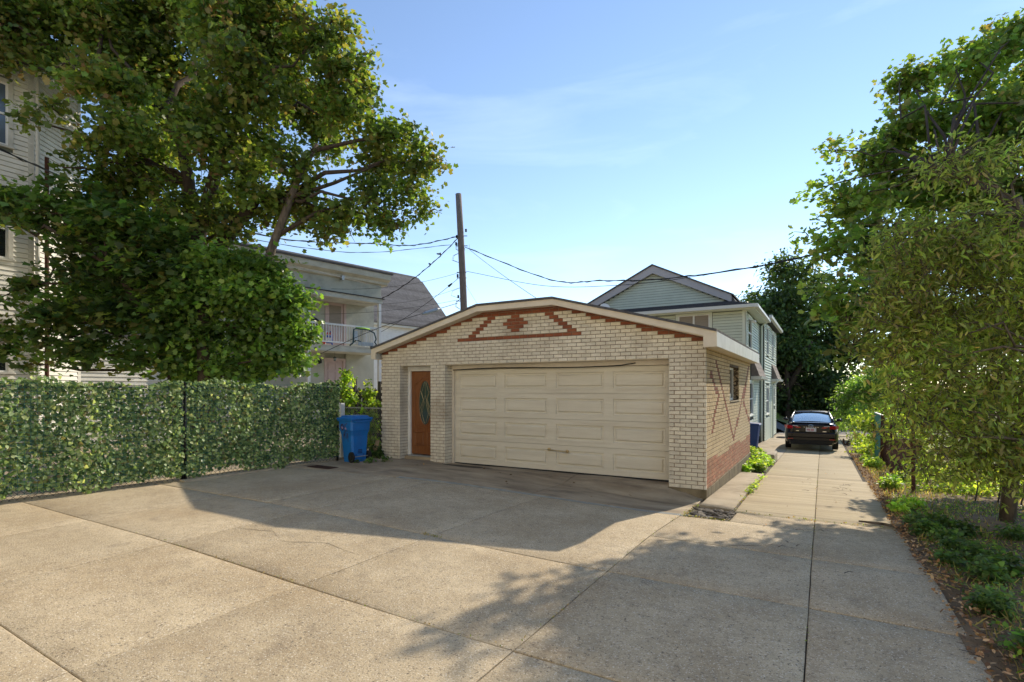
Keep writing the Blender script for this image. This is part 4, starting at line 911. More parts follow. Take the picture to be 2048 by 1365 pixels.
for nm, key, lab, n, base in (('climbing_vine','POST_VINE_TALL','tallest yellow green vine rising above the picket fence beside the blue bin',150,(-11.6,9.9,0)), ('climbing_vine','POST_VINE_SHORT','slender vine growing up between the bin and the garage corner',120,(-10.6,9.9,0))):
    v_ = thing(nm, lab, 'vine', base); B = CROWNS[key]
    crown_obj(v_, B, n, 9, .17, .085, [(.12,.17,.028),(.085,.125,.025),(.16,.19,.035),(.05,.08,.02)], [.4,.3,.15,.15], IVY, M['leaf'], n, droop=.8)
    bb = sorted(B, key=lambda t: t[2]); pts = [(base[0], base[1], -.1)] + [t[:3] for t in bb[::2]]
    MB().tube(pts, [.012]*len(pts), 5).obj('vine_stem', M['bark'], v_)

# ---------------------------------------------------------------- ground cover on the dirt strip
def ground_blobs(pts): return [(x, y, gz(x, y) + .03 + r*.45, r) for x, y, r in pts]
def clump(label, pts, n, per, size, cols, tmpl, seed, name='weed_clump', group=None, m='leaf', up=.8):
    B = ground_blobs(pts); o = thing(name, label, 'weeds', (pts[0][0], pts[0][1], gz(*pts[0][:2])), group=group)
    k = [1/len(cols)]*len(cols)
    crown_obj(o, B, n, per, .09, size, cols, k, tmpl, M[m], seed, name='leaves', droop=.1, up=up, zsq=.7, shell=.6)
    st = MB()
    for x, y, r in pts:
        for i in range(5):
            a = R.uniform(0, 2*PI); st.tube([(x, y, gz(x,y)-.02), (x+math.cos(a)*r*.6, y+math.sin(a)*r*.6, gz(x,y)+r*.8)], [.003,.0015], 4, caps=False)
    st.obj('stems', M['lawn'], o, kind='stuff')
WG = [(.045,.078,.024),(.06,.095,.03),(.032,.055,.018)]; YG = [(.12,.18,.03),(.09,.14,.028),(.16,.20,.045)]
clump('bright green weeds in the corner bed between garage wall and drive kerb', [(-1.5,15.0,.22),(-1.45,15.6,.26),(-1.6,16.3,.3),(-1.4,16.7,.22),(-1.7,17.2,.3),(-1.65,14.5,.14),(-1.9,17.9,.35),(-1.4,14.9,.12)], 330, 9, .075, YG, IVY, 21)
clump('thin line of small green weeds rooted in the crack beside the side path', [(-1.2,10.9,.04),(-1.21,11.2,.06),(-1.2,11.6,.055),(-1.2,12.1,.04),(-1.2,13.3,.04),(-1.21,10.2,.03),(-1.2,12.7,.03)], 46, 6, .038, YG, IVY, 22)
clump('low creeping weeds under the wheels of the blue bin', [(-9.35,8.75,.07),(-9.05,8.95,.09),(-8.85,9.2,.08),(-9.5,9.6,.15),(-9.75,9.75,.25)], 110, 8, .055, WG, IVY, 23)
spots = [('leafy green weeds nearest the bottom of the dirt strip', [(1.28,4.55,.12),(1.42,4.75,.14),(1.25,4.9,.09)]),
 ('small ragged weeds hugging the slab edge low on the dirt strip', [(1.15,5.6,.09),(1.22,5.75,.08)]),
 ('widest dark green weed mat in the shade of the strip', [(1.35,6.6,.15),(1.5,6.9,.17),(1.42,7.3,.16),(1.32,7.6,.14)]),
 ('light grassy tuft alone on bare soil beside the slab', [(1.12,7.0,.09)]),
 ('dark creeping weeds spreading under the long leaved tree', [(1.3,8.3,.15),(1.2,8.8,.16),(1.35,9.2,.17),(1.1,9.4,.12),(1.6,9.0,.14)]),
 ('broad bluish green weeds at the foot of the pale trunk', [(2.1,9.0,.18),(2.3,8.6,.16)]),
 ('bright low weeds at the edge of the drive past the shade', [(1.05,10.3,.09),(1.1,10.7,.10),(1.3,11.0,.12)]),
 ('sunny weeds below the middle rusty post', [(1.2,13.2,.14),(1.3,13.8,.15),(1.45,14.6,.16)]),
 ('green weeds growing at the foot of the teal panel', [(1.2,17.6,.18),(1.3,18.6,.2),(1.15,19.4,.16)]),
 ('farthest weeds along the drive edge by the squirrel', [(1.3,24.5,.35),(1.4,26.5,.45),(1.5,29,.5),(1.35,22.5,.3)])]
for i, (lab, pts) in enumerate(spots):
    clump(lab, pts, 55*len(pts), 8, .05 if i < 7 else .075, WG if i < 6 else YG, OVAL if i % 2 else IVY, 30+i)
# scattered sprigs, dry grass and dead leaves (nobody could count them)
rng = np.random.default_rng(77)
def scatter_leaves(name, n, xf, size, cols, tmpl, m, lift=.012, flatn=.25, kind='stuff'):
    P_ = np.array([xf() for _ in range(n)]); z = np.array([gz(x, y) for x, y in P_])
    pos = np.column_stack([P_, z + lift + rng.random(n)*.012])
    nr = unit(rng.normal(size=(n,3))*flatn + np.array([0,0,1.0])); ax = unit(rng.normal(size=(n,3)))
    cc = np.array(cols)[rng.integers(0, len(cols), n)] * rng.uniform(.6, 1.4, n)[:, None]
    o = bpy.data.objects.new(name, leaves_mesh(name, pos, size*rng.uniform(.5,1.3,n), nr, ax, cc, tmpl, m)); C.objects.link(o); o['kind'] = kind
BR = [(.14,.075,.035),(.20,.12,.06),(.09,.05,.028),(.24,.16,.09)]
scatter_leaves('leaf_litter', 5200, lambda: (0.84 + abs(R.gauss(0,.25)) if R.random() < .65 else R.uniform(.95, 3.2), R.uniform(2.5, 22)), .045, BR, OVAL, M['dry_leaf'], .03, .5)
scatter_leaves('ground_cover', 9500, lambda: (R.uniform(1.05, 3.3), R.choice([R.uniform(3,12), R.uniform(3,24)])), .04, WG + YG[:1], OVAL, M['leaf'], .035, .7)
scatter_leaves('fallen_leaves', 46, lambda: (R.uniform(-1.7, .85), R.uniform(8, 24)), .05, BR, OVAL, M['dry_leaf'], .012, .2)
scatter_leaves('apron_leaves', 26, lambda: (R.uniform(-9, -2), R.uniform(7.9, 9.7)), .06, [(.07,.045,.025),(.11,.07,.035)], OVAL, M['dry_leaf'], .02, .35)
scatter_leaves('crack_moss', 420, lambda: R.choice([(R.uniform(-1.2,.85), 8.95+R.gauss(0,.02)), (-1.2+R.gauss(0,.015), R.uniform(9,14)), (-1.8+R.gauss(0,.02), R.uniform(8.1,9.2)), (R.uniform(-1.8,-1.15), 8.12+R.gauss(0,.03))]), .03, [(.10,.10,.03),(.16,.10,.04),(.07,.09,.025)], OVAL, M['leaf'], .008, .5)
# dry grass blades
def blades(name, n, xf, h, cols):
    tm = ([(-.06,0,0),(.06,0,0),(.03,.6,.05),(0,1,.18),(-.03,.6,.05)], [(0,1,2,3,4)])
    P_ = np.array([xf() for _ in range(n)]); z = np.array([gz(x, y) for x, y in P_])
    pos = np.column_stack([P_, z + .0]); ax = unit(rng.normal(size=(n,3))*.45 + np.array([0,0,1.0])); nr = unit(rng.normal(size=(n,3)))
    cc = np.array(cols)[rng.integers(0, len(cols), n)] * rng.uniform(.6, 1.3, n)[:, None]
    o = bpy.data.objects.new(name, leaves_mesh(name, pos, h*rng.uniform(.5,1.4,n), nr, ax, cc, tm, M['leaf'])); C.objects.link(o); o['kind'] = 'stuff'
blades('dry_grass', 9000, lambda: (R.uniform(1.0, 3.3), R.uniform(3, 20)), .10, [(.20,.15,.07),(.13,.09,.045),(.12,.13,.045)])
blades('lawn_grass', 16000, lambda: (R.uniform(3.0, 14), R.uniform(5, 30)), .13, [(.15,.17,.04),(.20,.20,.06),(.11,.14,.03)])
blades('yard_grass', 14000, lambda: (R.uniform(2.9, 8), R.uniform(7, 20)), .12, [(.17,.19,.04),(.22,.22,.06),(.13,.17,.035),(.24,.20,.08)])
blades('verge_grass', 12000, lambda: (R.uniform(-9, 9), R.uniform(44.4, 50)), .18, [(.10,.15,.035),(.13,.18,.04)])
tw_ = MB()
for k in range(140):
    x, y = (0.88+abs(R.gauss(0,.18)), R.uniform(4, 14)) if k < 125 else (R.uniform(-.5,.8), R.uniform(6, 14)); a = R.uniform(0, PI); L = R.uniform(.05,.16)
    tw_.tube([(x,y,gz(x,y)+.02),(x+math.cos(a)*L*.5,y+math.sin(a)*L*.5,gz(x,y)+.03),(x+math.cos(a)*L,y+math.sin(a)*L,gz(x,y)+.018)], [.004,.003,.002], 4)
tw_.obj('fallen_twigs', M['bark'], kind='stuff')

for pts, lab in (([(-6.25,3.9),(-5.7,4.05),(-5.3,3.85),(-4.8,4.1),(-4.3,4.02)], 'a'), ([(-1.7,6.3),(-1.3,6.6),(-.9,6.55),(-.5,6.9),(-.12,6.85)], 'b'), ([(-6.6,8.1),(-6.1,8.5),(-5.5,8.45),(-4.9,8.9),(-4.4,8.85)], 'd'), ([(.1,12),(.35,12.5),(.3,13.1),(.6,13.7)], 'e'), ([(-8.6,3.2),(-8.3,3.6),(-8.5,4.1),(-8.2,4.6)], 'f')):
    mb = MB(); P_ = []
    for (x0, y0), (x1, y1) in zip(pts, pts[1:]):
        for j in range(6):
            t = j/6; P_.append((x0+(x1-x0)*t+R.gauss(0,.012), y0+(y1-y0)*t+R.gauss(0,.012)))
    P_.append(pts[-1]); vs = []
    for i, (x, y) in enumerate(P_):
        w = R.uniform(.0015, .004); vs += [(x-w, y+w, gz(x,y)+.004), (x+w, y-w, gz(x,y)+.004)]
    mb.add(vs, [(2*i, 2*i+1, 2*i+3, 2*i+2) for i in range(len(P_)-1)])
    mb.obj('crack', M['joint_dirt'], yard)
scatter_leaves('joint_weeds', 260, lambda: R.choice([(-1.84+R.gauss(0,.008), R.uniform(3,8)), (R.uniform(-4.2,-3.9) , 5.0+R.gauss(0,.01)), (-.1+R.gauss(0,.008), R.uniform(4,20)), (R.uniform(-7,-1.9), 3.15+R.gauss(0,.008))]), .022, [(.08,.10,.03),(.14,.10,.05)], OVAL, M['leaf'], .006, .5)
# ---------------------------------------------------------------- ivy screened fence on the left
FA, FB = Vector((-10.70, -0.2)), Vector((-9.95, 8.76))
FD = (FB-FA).normalized(); FN = Vector((FD.y, -FD.x)); FL = (FB-FA).length
def fp(s, n=0, z=0): p = FA + FD*s + FN*n; return (p.x, p.y, z)
for sec, (s0, s1, lab) in enumerate(((0.0, 5.58, 'long ivy screened chain link fence panel before the white clapboard house'), (5.64, FL, 'shorter ivy screened fence panel ending behind the blue bin'))):
    f = thing('ivy_fence', lab, 'fence', fp(s0), group='fence panels covered in artificial ivy')
    for s in ((s1, s0+.02) if sec == 0 else (s0, s1)):
        MB().tube([fp(s,0,-.1), fp(s,0,1.80)], .030, 10).tube([fp(s,0,1.80), fp(s,0,1.84)], [.036,.02], 10).obj('fence_post', M['black'], f, smooth=True)
    MB().tube([fp(s0,0,1.74), fp(s1,0,1.74)], .02, 8).obj('top_rail', M['black'], f, smooth=True)
    mb = MB(); H = 1.72; st = .085
    for i in range(int((s1-s0+H)/st)):
        a = s0 - H + i*st
        for dr in (1, -1):
            if dr == 1: p, q = (a, .03), (a+H, .03+H)
            else: p, q = (a+H, .03), (a, .03+H)
            def cl(p, q):
                (x0, z0), (x1, z1) = p, q
                if max(x0, x1) < s0 or min(x0, x1) > s1: return None
                def at(x): t = (x-x0)/(x1-x0); return (x, z0+(z1-z0)*t)
                P0 = p if s0 <= x0 <= s1 else at(s0 if x0 < s0 else s1); P1 = q if s0 <= x1 <= s1 else at(s0 if x1 < s0 else s1)
                return P0, P1
            c = cl(p, q)
            if c: mb.tube([fp(c[0][0], -.004*dr, c[0][1]), fp(c[1][0], -.004*dr, c[1][1])], .0032, 3, caps=False)
    me = bpy.data.meshes.new('chain_link'); me.from_pydata(mb.v, [], mb.f); me.materials.append(M['black']); o = bpy.data.objects.new('chain_link_mesh', me); put(o, f, True)
    o.matrix_parent_inverse = ROOT[f.name].inverted(); o['kind'] = 'stuff'
    nt = MB(); 
    s = s0
    while s < s1: nt.bar(fp(s, .055, .10), fp(s, .055, 1.80), .0035, .0035, (0,1,0)); s += .075
    z = .12
    while z < 1.82: nt.bar(fp(s0, .057, z), fp(s1, .057, z), .0045, .0045); z += .062
    me = bpy.data.meshes.new('netting'); me.from_pydata(nt.v, [], nt.f); me.materials.append(M['teal_net']); o = bpy.data.objects.new('green_netting', me); put(o, f); o['kind'] = 'stuff'
    # plastic ivy leaves threaded through the net
    rng = np.random.default_rng(60+sec); n = int((s1-s0)*3700)
    S = rng.uniform(s0, s1, n); Z = 1.84 + .05*np.sin(S*2.3) + .03*np.sin(S*7.1+1) - rng.random(n)**.93*1.76
    low = .09 + .07*np.sin(S*4.1) + .05*np.sin(S*9.7+1); keep = Z > low; S, Z = S[keep], Z[keep]; n = len(S)
    dens = .5+.5*np.sin(S*2.1+Z*1.3)*np.sin(Z*5.2+S*.7)*.9; keep = rng.random(n) < .60 + .40*dens; S, Z = S[keep], Z[keep]; n = len(S)
    off = rng.normal(size=n)*.022 + .035 + .02*np.sin(S*5)
    a0 = np.array([FA.x, FA.y]); pos = np.column_stack([a0[0]+FD.x*S+FN.x*off, a0[1]+FD.y*S+FN.y*off, Z])
    nr = unit(np.array([FN.x, FN.y, .25]) + rng.normal(size=(n,3))*.48); ax = unit(np.array([0,0,-.7]) + rng.normal(size=(n,3))*.55)
    pal = np.array([(.065,.10,.042),(.10,.14,.065),(.19,.23,.13),(.028,.052,.026),(.22,.24,.13),(.10,.09,.045)])
    cc = pal[rng.choice(6, n, p=[.26,.27,.18,.14,.09,.06])] * rng.uniform(.75,1.3,n)[:, None]
    o = bpy.data.objects.new('ivy_leaves', leaves_mesh('ivy_leaves', pos, .062*rng.uniform(.7,1.25,n), nr, ax, cc, IVY, M['plastic_leaf'])); put(o, f); o['kind'] = 'stuff'
tag(MB().box(-10.2, -10.02, 5.3, 9.6, -.05, .035).xf(Matrix.Identity(4)).obj('kerb_edge', M['smooth_concrete']), 'low pale concrete kerb along the foot of the ivy fence', 'kerb')

# ---------------------------------------------------------------- blue wheeled bin with scrawled number
bn = thing('wheeled_bin', 'bright blue wheeled recycling bin with a smeared dark number on its side', 'bin', (-9.56, 8.93, .0), math.radians(-4))
bn.scale = (.75, .75, 1.0)
b = MB()
def hx(z, w, d_, ox=0): return [(-w+ox,-d_,z),(w+ox,-d_,z),(w+ox,d_,z),(-w+ox,d_,z)]
lv = [(0.0,.225,.27,.02),(.06,.235,.28,.02),(.62,.27,.325,0),(.72,.30,.355,0),(.74,.315,.37,0),(1.0,.325,.385,0)]
rows = []
for z, w, d_, ox in lv:
    c_ = .05; rows.append([(-w+ox+c_,-d_,z),(w+ox-c_,-d_,z),(w+ox,-d_+c_,z),(w+ox,d_-c_,z),(w+ox-c_,d_,z),(-w+ox+c_,d_,z),(-w+ox,d_-c_,z),(-w+ox,-d_+c_,z)])
vs = [v for r_ in rows for v in r_]
b.add(vs, [(8*j+i, 8*j+(i+1) % 8, 8*(j+1)+(i+1) % 8, 8*(j+1)+i) for j in range(len(rows)-1) for i in range(8)] + [tuple(range(7,-1,-1)), tuple(range(8*(len(rows)-1), 8*len(rows)))])
b.obj('bin_body', M['bin_blue'], bn, True)
rim = MB().bbox(-.345,.345,-.405,.405,.955,1.0,.012); rim.obj('bin_rim', M['bin_blue'], bn, True)
l_ = MB(); lid = [(-.37,-.42,1.0),(.39,-.42,1.0),(.39,.42,1.0),(-.37,.42,1.0)]; lt = [(-.35,-.40,1.035),(.37,-.40,1.035),(.37,.40,1.035),(-.35,.40,1.035)]
l_.hexa(lid, lt); l_.hexa([(-.30,-.34,1.035),(.32,-.34,1.035),(.32,.34,1.035),(-.30,.34,1.035)], [(-.24,-.27,1.085),(.27,-.27,1.085),(.27,.27,1.085),(-.24,.27,1.085)])
l_.obj('bin_lid', M['bin_blue'], bn, True)
hd = MB().tube([(.345,-.30,.94),(.42,-.30,.95),(.42,.30,.95),(.345,.30,.94)], .014, 8); hd.obj('bin_handle', M['bin_blue'], bn, True)
for s in (-1, 1):
    wh = MB(); wh.tube([(.26,s*.30,.125),(.26,s*.36,.125)], .125, 20); wh.obj('wheel', M['rubber'], bn, True, smooth=False)
    MB().tube([(.26,s*.355,.125),(.26,s*.366,.125)], .05, 12).obj('wheel_hub', M['car_black'], bn, True)
MB().tube([(.26,-.3,.125),(.26,.3,.125)], .012, 8).obj('axle', M['galv'], bn, True)
em = MB()
for i in range(3): em.box(.262,.266,-.10+i*.01,.08,.20+i*.035,.222+i*.035)
em.box(.262,.266,-.18,-.13,.16,.18).box(.262,.266,.11,.16,.16,.18)
em.obj('stamped_panel', M['bin_dark'], bn, True)
# hand-painted 94 with drips, following the flat side wall
def stroke(mb, pts, w, y=-.389):
    P_ = [Vector((x, y + .02*0, z)) for x, z in pts]
    for i in range(len(P_)-1):
        a, b_ = P_[i], P_[i+1]; t = (b_-a).normalized(); n_ = Vector((t.z, 0, -t.x))*w/2; e = t*w*.35
        k = len(mb.v); q = [a-e-n_, b_+e-n_, b_+e+n_, a-e+n_]
        mb.add([(v.x, v.y, v.z) for v in q] + [(v.x, v.y+.02, v.z) for v in q], [(0,1,2,3),(7,6,5,4),(0,4,5,1),(1,5,6,2),(2,6,7,3),(3,7,4,0)])
def side_y(z):  # distance of the wall at height z
    for (za,_,da,_),(zb,_,db,_) in zip(lv, lv[1:]):
        if za <= z <= zb: return -(da+(db-da)*(z-za)/(zb-za)) - .003
    return -.385
def on_wall(mb):
    mb.v = [(x, side_y(z) + (0 if y < -.38 else .006), z) for x, y, z in mb.v]; return mb
gf = MB()
stroke(gf, [(-.05,.80),(-.08,.86),(-.13,.88),(-.18,.85),(-.19,.79),(-.15,.75),(-.09,.76),(-.05,.80),(-.06,.70),(-.10,.62)], .030)
stroke(gf, [(.02,.88),(-.02,.74),(.12,.74)], .030); stroke(gf, [(.08,.90),(.08,.58)], .030)
for x, a, c_ in ((-.12,.62,.50),(.08,.58,.48),(.02,.74,.55),(-.06,.66,.56)): stroke(gf, [(x,a),(x,c_)], .014)
on_wall(gf).obj('painted_number', M['graffiti'], bn, True)
g2 = MB(); stroke(g2, [(-.15,.82),(-.12,.79)], .03); stroke(g2, [(.03,.80),(.05,.77)], .025)
on_wall(g2); g2.v = [(x, y-.002, z) for x, y, z in g2.v]; g2.obj('painted_smear', M['graffiti2'], bn, True)

wp = MB().bbox(-10.26,-10.14,9.04,9.16,-.1,1.36,.008); tag(wp.obj('white_post', M['white_plastic']), 'square white vinyl post standing behind the blue bin', 'post')
# low chain link, picket fence
cf = thing('chain_link_fence', 'low galvanised chain link fence between bin and garage corner', 'fence', (-10.8, 10.2, 0))
MB().tube([(-12.2,10.25,1.2),(-9.62,10.2,1.2)], .018, 8).obj('top_rail', M['galv'], cf)
mb = MB()
for i in range(52):
    x = -12.2 - 1.1 + i*.075
    for dr in (0, 1):
        a, b_ = (x, .1), (x+1.1, 1.2)
        if dr: a, b_ = (x+1.1, .1), (x, 1.2)
        pts = []
        for (px_, pz_), (qx, qz) in (((a), (b_)),):
            t0 = 0; t1 = 1
            lo_, hi_ = -12.2, -9.62
            dx = qx-px_
            ts = sorted([(lo_-px_)/dx, (hi_-px_)/dx]); t0 = max(0, ts[0]); t1 = min(1, ts[1])
            if t1 > t0: mb.tube([(px_+dx*t0, 10.22, pz_+(qz-pz_)*t0), (px_+dx*t1, 10.22, pz_+(qz-pz_)*t1)], .003, 3, caps=False)
mb.obj('chain_link_mesh', M['galv'], cf, kind='stuff')
pf = thing('picket_fence', 'dark weathered picket fence with pointed tops behind the blue bin', 'fence', (-11.4, 11.0, 0))
x = -13.2; PKM = {}
while x < -9.7:
    w = .068; h = 1.72 + R.uniform(-.03,.03)
    o = MB().prism([(0,0),(w,0),(w,h-.07),(w/2,h),(0,h-.07)], 'y', 0, .018).obj('picket', M['picket'], pf); o.matrix_parent_inverse = ROOT[pf.name].inverted(); o.location = (x, 11.0+R.uniform(-.004,.004), 0); o.rotation_euler = (0, R.uniform(-.012,.012), 0)
    x += .078
for z in (.4, 1.45): MB().box(-13.2,-9.7,10.955,10.995,z,z+.08).obj('fence_rail', M['picket'], pf)
for xx, h in ((-11.72,2.02),(-10.72,1.92)): MB().box(xx,xx+.10,10.86,10.95,-.1,h).obj('fence_post', M['picket'], pf)
tag(MB().hexa([(-9.80,9.66,-.02),(-9.66,9.66,-.02),(-9.66,9.69,-.02),(-9.80,9.69,-.02)], [(-9.69,9.76,.42),(-9.59,9.76,.42),(-9.59,9.79,.42),(-9.69,9.79,.42)]).obj('leaning_board', M['lumber']), 'short bare board leaning against the left corner of the garage', 'board')
tag(MB().lathe([(.06,0),(.08,.09),(.06,.09),(.05,.03)], -9.88, 9.62, 12).obj('small_pot', M['terracotta_pot']), 'small pale pot on the ground below the leaning board', 'pot')

# ---------------------------------------------------------------- clapboard walls
def clapwall(root, A, u, nrm, L, z0, z1, pitch, m, holes=(), span=None, name='clapboard', proud=.032):
    u = Vector(u).normalized(); nrm = Vector(nrm).normalized(); A = Vector(A); z = z0; k = 0
    while z < z1 - .01:
        zt = min(z + pitch, z1)
        segs = [(0, L)] if span is None else [span((z+zt)/2)]
        for h0, h1, a, b_ in holes:
            if zt > a + .01 and z < b_ - .01:
                ns = []
                for s0, s1 in segs:
                    if h1 <= s0 or h0 >= s1: ns.append((s0, s1)); continue
                    if h0 > s0: ns.append((s0, h0))
                    if h1 < s1: ns.append((h1, s1))
                segs = ns
        for s0, s1 in segs:
            if s1 - s0 < .03: continue
            P0, P1 = A + u*s0, A + u*s1; o_ = nrm*(proud + R.uniform(-.001,.001)); i_ = nrm*.010; b0 = -nrm*.004
            f = lambda p, o2, zz: (p.x+o2.x, p.y+o2.y, zz)
            MB().hexa([f(P0,b0,z),f(P1,b0,z),f(P1,o_,z),f(P0,o_,z)], [f(P0,b0,zt-.012),f(P1,b0,zt-.012),f(P1,i_,zt-.012),f(P0,i_,zt-.012)]).obj(name, m, root)
        z += pitch; k += 1
def wbox(root, name, m, A, u, nrm, s0, s1, n0, n1, z0, z1, parent=None):
    u = Vector(u).normalized(); nrm = Vector(nrm).normalized(); A = Vector(A)
    q = [A+u*s0+nrm*n0, A+u*s1+nrm*n0, A+u*s1+nrm*n1, A+u*s0+nrm*n1]
    return MB().hexa([(p.x,p.y,z0) for p in q], [(p.x,p.y,z1) for p in q]).obj(name, m, parent or root)
def wwindow(root, A, u, nrm, s0, s1, z0, z1, trim=.10, fm='white_trim', gm='glass', rail=True, proud=.04, mull=False, sill=True, blind=None):
    u = Vector(u).normalized(); nrm = Vector(nrm).normalized(); A = Vector(A)
    def fr(mb, a, b_, n0, n1, c, d_):
        q = [A+u*a+nrm*n0, A+u*b_+nrm*n0, A+u*b_+nrm*n1, A+u*a+nrm*n1]; mb.hexa([(p.x,p.y,c) for p in q], [(p.x,p.y,d_) for p in q])
    mb = MB(); t = trim
    fr(mb, s0-t, s0, 0, proud, z0, z1); fr(mb, s1, s1+t, 0, proud, z0, z1); fr(mb, s0-t, s1+t, 0, proud+.012, z1, z1+t); fr(mb, s0-t-.02, s1+t+.02, 0, proud+.03, z0-.05, z0)
    w_ = mb.obj('window', M[fm], root)
    mb = MB(); e = .045
    fr(mb, s0, s0+e, -.02, proud-.02, z0, z1); fr(mb, s1-e, s1, -.02, proud-.02, z0, z1); fr(mb, s0+e, s1-e, -.02, proud-.02, z0, z0+e); fr(mb, s0+e, s1-e, -.02, proud-.02, z1-e, z1)
    if rail: fr(mb, s0+e, s1-e, -.02, proud-.015, (z0+z1)/2-.025, (z0+z1)/2+.025)
    if mull: fr(mb, (s0+s1)/2-.035, (s0+s1)/2+.035, -.02, proud-.017, z0+e, z1-e)
    mb.obj('sash', M['white_trim'], w_)
    mb = MB(); fr(mb, s0+e, s1-e, -.012, -.004, z0+e, z1-e); mb.obj('pane', M[gm], w_)
    if blind:
        mb = MB(); fr(mb, s0+e, s1-e, -.003, 0.0, blind, z1-e); mb.obj('blind', M['curtain'], w_)
    return w_

# white three storey house on the left
wh = thing('clapboard_house', 'tall white three storey clapboard house with angled bay behind the maples', 'house', (-22, 2, 0))
MB().prism([(-18.21,-5),(-18.21,5.715),(-19.27,7.15),(-28,7.15),(-28,-5)], 'z', -.1, 10.9).obj('wall', M['siding_shade'], wh)
MB().prism([(-17.8,-5.4),(-17.8,5.9),(-19.05,7.55),(-28.4,7.55),(-28.4,-5.4)], 'z', 10.9, 11.15).obj('roof_cornice', M['pale_trim'], wh)
MB().prism([(-18.1,-5.2),(-18.1,5.8),(-19.2,7.25),(-28.2,7.25),(-28.2,-5.2)], 'z', 10.55, 10.9).obj('frieze', M['pale_trim'], wh)
WIN = [(7.99,9.6),(5.07,6.62),(2.14,3.50)]
A1, U1, N1 = (-18.2, -2.0), (0, 1), (1, 0)
clapwall(wh, A1, U1, N1, 7.70, .3, 10.5, .128, M['white_clap'], [(6.1, 7.32, a-.02, b_+.12) for a, b_ in WIN] + [(2.1, 3.4, a-.02, b_+.12) for a, b_ in WIN])
for i, (a, b_) in enumerate(WIN):
    wwindow(wh, A1, U1, N1, 6.2, 7.22, a, b_, fm='pale_trim', gm='glass_blue' if i == 0 else 'glass', blind=(a+b_)/2 if i == 2 else None); wwindow(wh, A1, U1, N1, 2.2, 3.3, a, b_, fm='pale_trim')
A2, U2, N2 = (-18.2, 5.72), (-.597, .802), (.802, .597)
clapwall(wh, A2, U2, N2, 1.78, .3, 10.5, .128, M['white_clap'])
wbox(wh, 'corner_board', M['pale_trim'], A1, U1, N1, 7.62, 7.74, 0, .03, .2, 10.55); wbox(wh, 'corner_board', M['pale_trim'], A2, U2, N2, 1.66, 1.79, 0, .03, .2, 10.55)
MB().tube([(-18.12,5.80,0),(-18.12,5.80,10.7)], .045, 8).obj('downspout', M['pale_trim'], wh); MB().tube([(-18.2,6.02,0),(-18.2,6.02,8.0)], .05, 8).obj('waste_pipe', M['rust'], wh)
# rear single storey wing and its white rail
MB().box(-26,-19.45,7.16,9.75,-.1,3.35).obj('rear_wing', M['white_clap'], wh)
clapwall(wh, (-19.45,7.2), (0,1), (1,0), 2.5, .3, 3.3, .128, M['white_clap'])
MB().box(-26.2,-19.2,7.0,9.95,3.35,3.5).obj('wing_roof', M['grey_shingle'], wh)
pr_ = thing('porch_rail', 'white painted stair rail glimpsed under the maple leaves above the fence', 'railing', (-19.3, 10.5, 0))
for z in (1.65, 2.5): MB().box(-19.32,-19.26,9.9,11.6,z,z+.06).obj('rail', M['white_trim'], pr_)
for i in range(13): MB().box(-19.31,-19.27,9.92+i*.135,9.96+i*.135,1.71,2.5).obj('baluster', M['white_trim'], pr_)
for y in (9.88, 11.6): MB().box(-19.34,-19.24,y,y+.1,-.1,2.7).obj('post', M['white_trim'], pr_)

# ---------------------------------------------------------------- stucco house with two porches (own axes: x along its front, y inward)
SR = math.atan2(.9826, .1859)
sh = thing('stucco_house', 'grey green stucco house with stacked porches and a flat cornice', 'house', (-18.62, 14.85, 0), SR)
def SL(mb, name, m, par=None, **k): return mb.obj(name, M[m], par or sh, par is None or par is sh, **k)
def LS(p): return ROOT[sh.name] @ Vector(p)
SL(MB().box(-9, 1.48, 1.3, 9, -.1, 5.95).box(1.48, 2.56, 1.42, 9, -.1, 5.95).box(2.56, 4.1, 1.3, 9, -.1, 5.95).box(1.48,1.50,1.3,1.42,5.86,5.95), 'wall', 'stucco')
SL(MB().box(-9, 3.62, .0, 9, 5.95, 6.60), 'upper_wall', 'stucco')
SL(MB().box(-9.2, 3.66, -.06, 9, 5.72, 5.93), 'porch_beam', 'cornice'); SL(MB().box(-9.3,3.75,-.12,1.3,5.93,5.965), 'beam_cap', 'shingle')
SL(MB().prism([(-.02,6.58),(-.14,6.62),(-.16,6.72),(-.38,6.82),(-.42,7.0),(-.42,7.06),(9.2,7.06),(9.2,6.58)], 'x', -9.4, 3.9), 'cornice', 'cornice')
SL(MB().box(-9.45,3.97,-.48,9.3,7.06,7.14), 'roof_edge', 'grey_shingle')
SL(MB().box(-9, 3.62, -.08, 1.3, 3.36, 3.60), 'porch_floor', 'cornice'); SL(MB().box(-9,3.62,-.1,1.3,3.602,3.625), 'porch_deck', 'pale_trim'); SL(MB().box(-9,3.8,-.1,1.3,-.1,.8), 'porch_base', 'stucco')
for x in (-3.4, -.06, 3.46):
    SL(MB().box(x, x+.13, -.05, .08, 3.625, 5.72), 'porch_post', 'white_trim'); SL(MB().box(x, x+.13, -.05, .08, .8, 3.36), 'porch_post', 'white_trim')
SL(MB().box(-3.3,3.46,-.01,.06,4.50,4.58), 'handrail', 'white_trim'); SL(MB().box(-3.3,3.46,0,.05,3.74,3.80), 'bottom_rail', 'white_trim')
x = -3.2
while x < 3.42: SL(MB().box(x, x+.028, .01, .04, 3.80, 4.50), 'baluster', 'white_trim'); x += .125
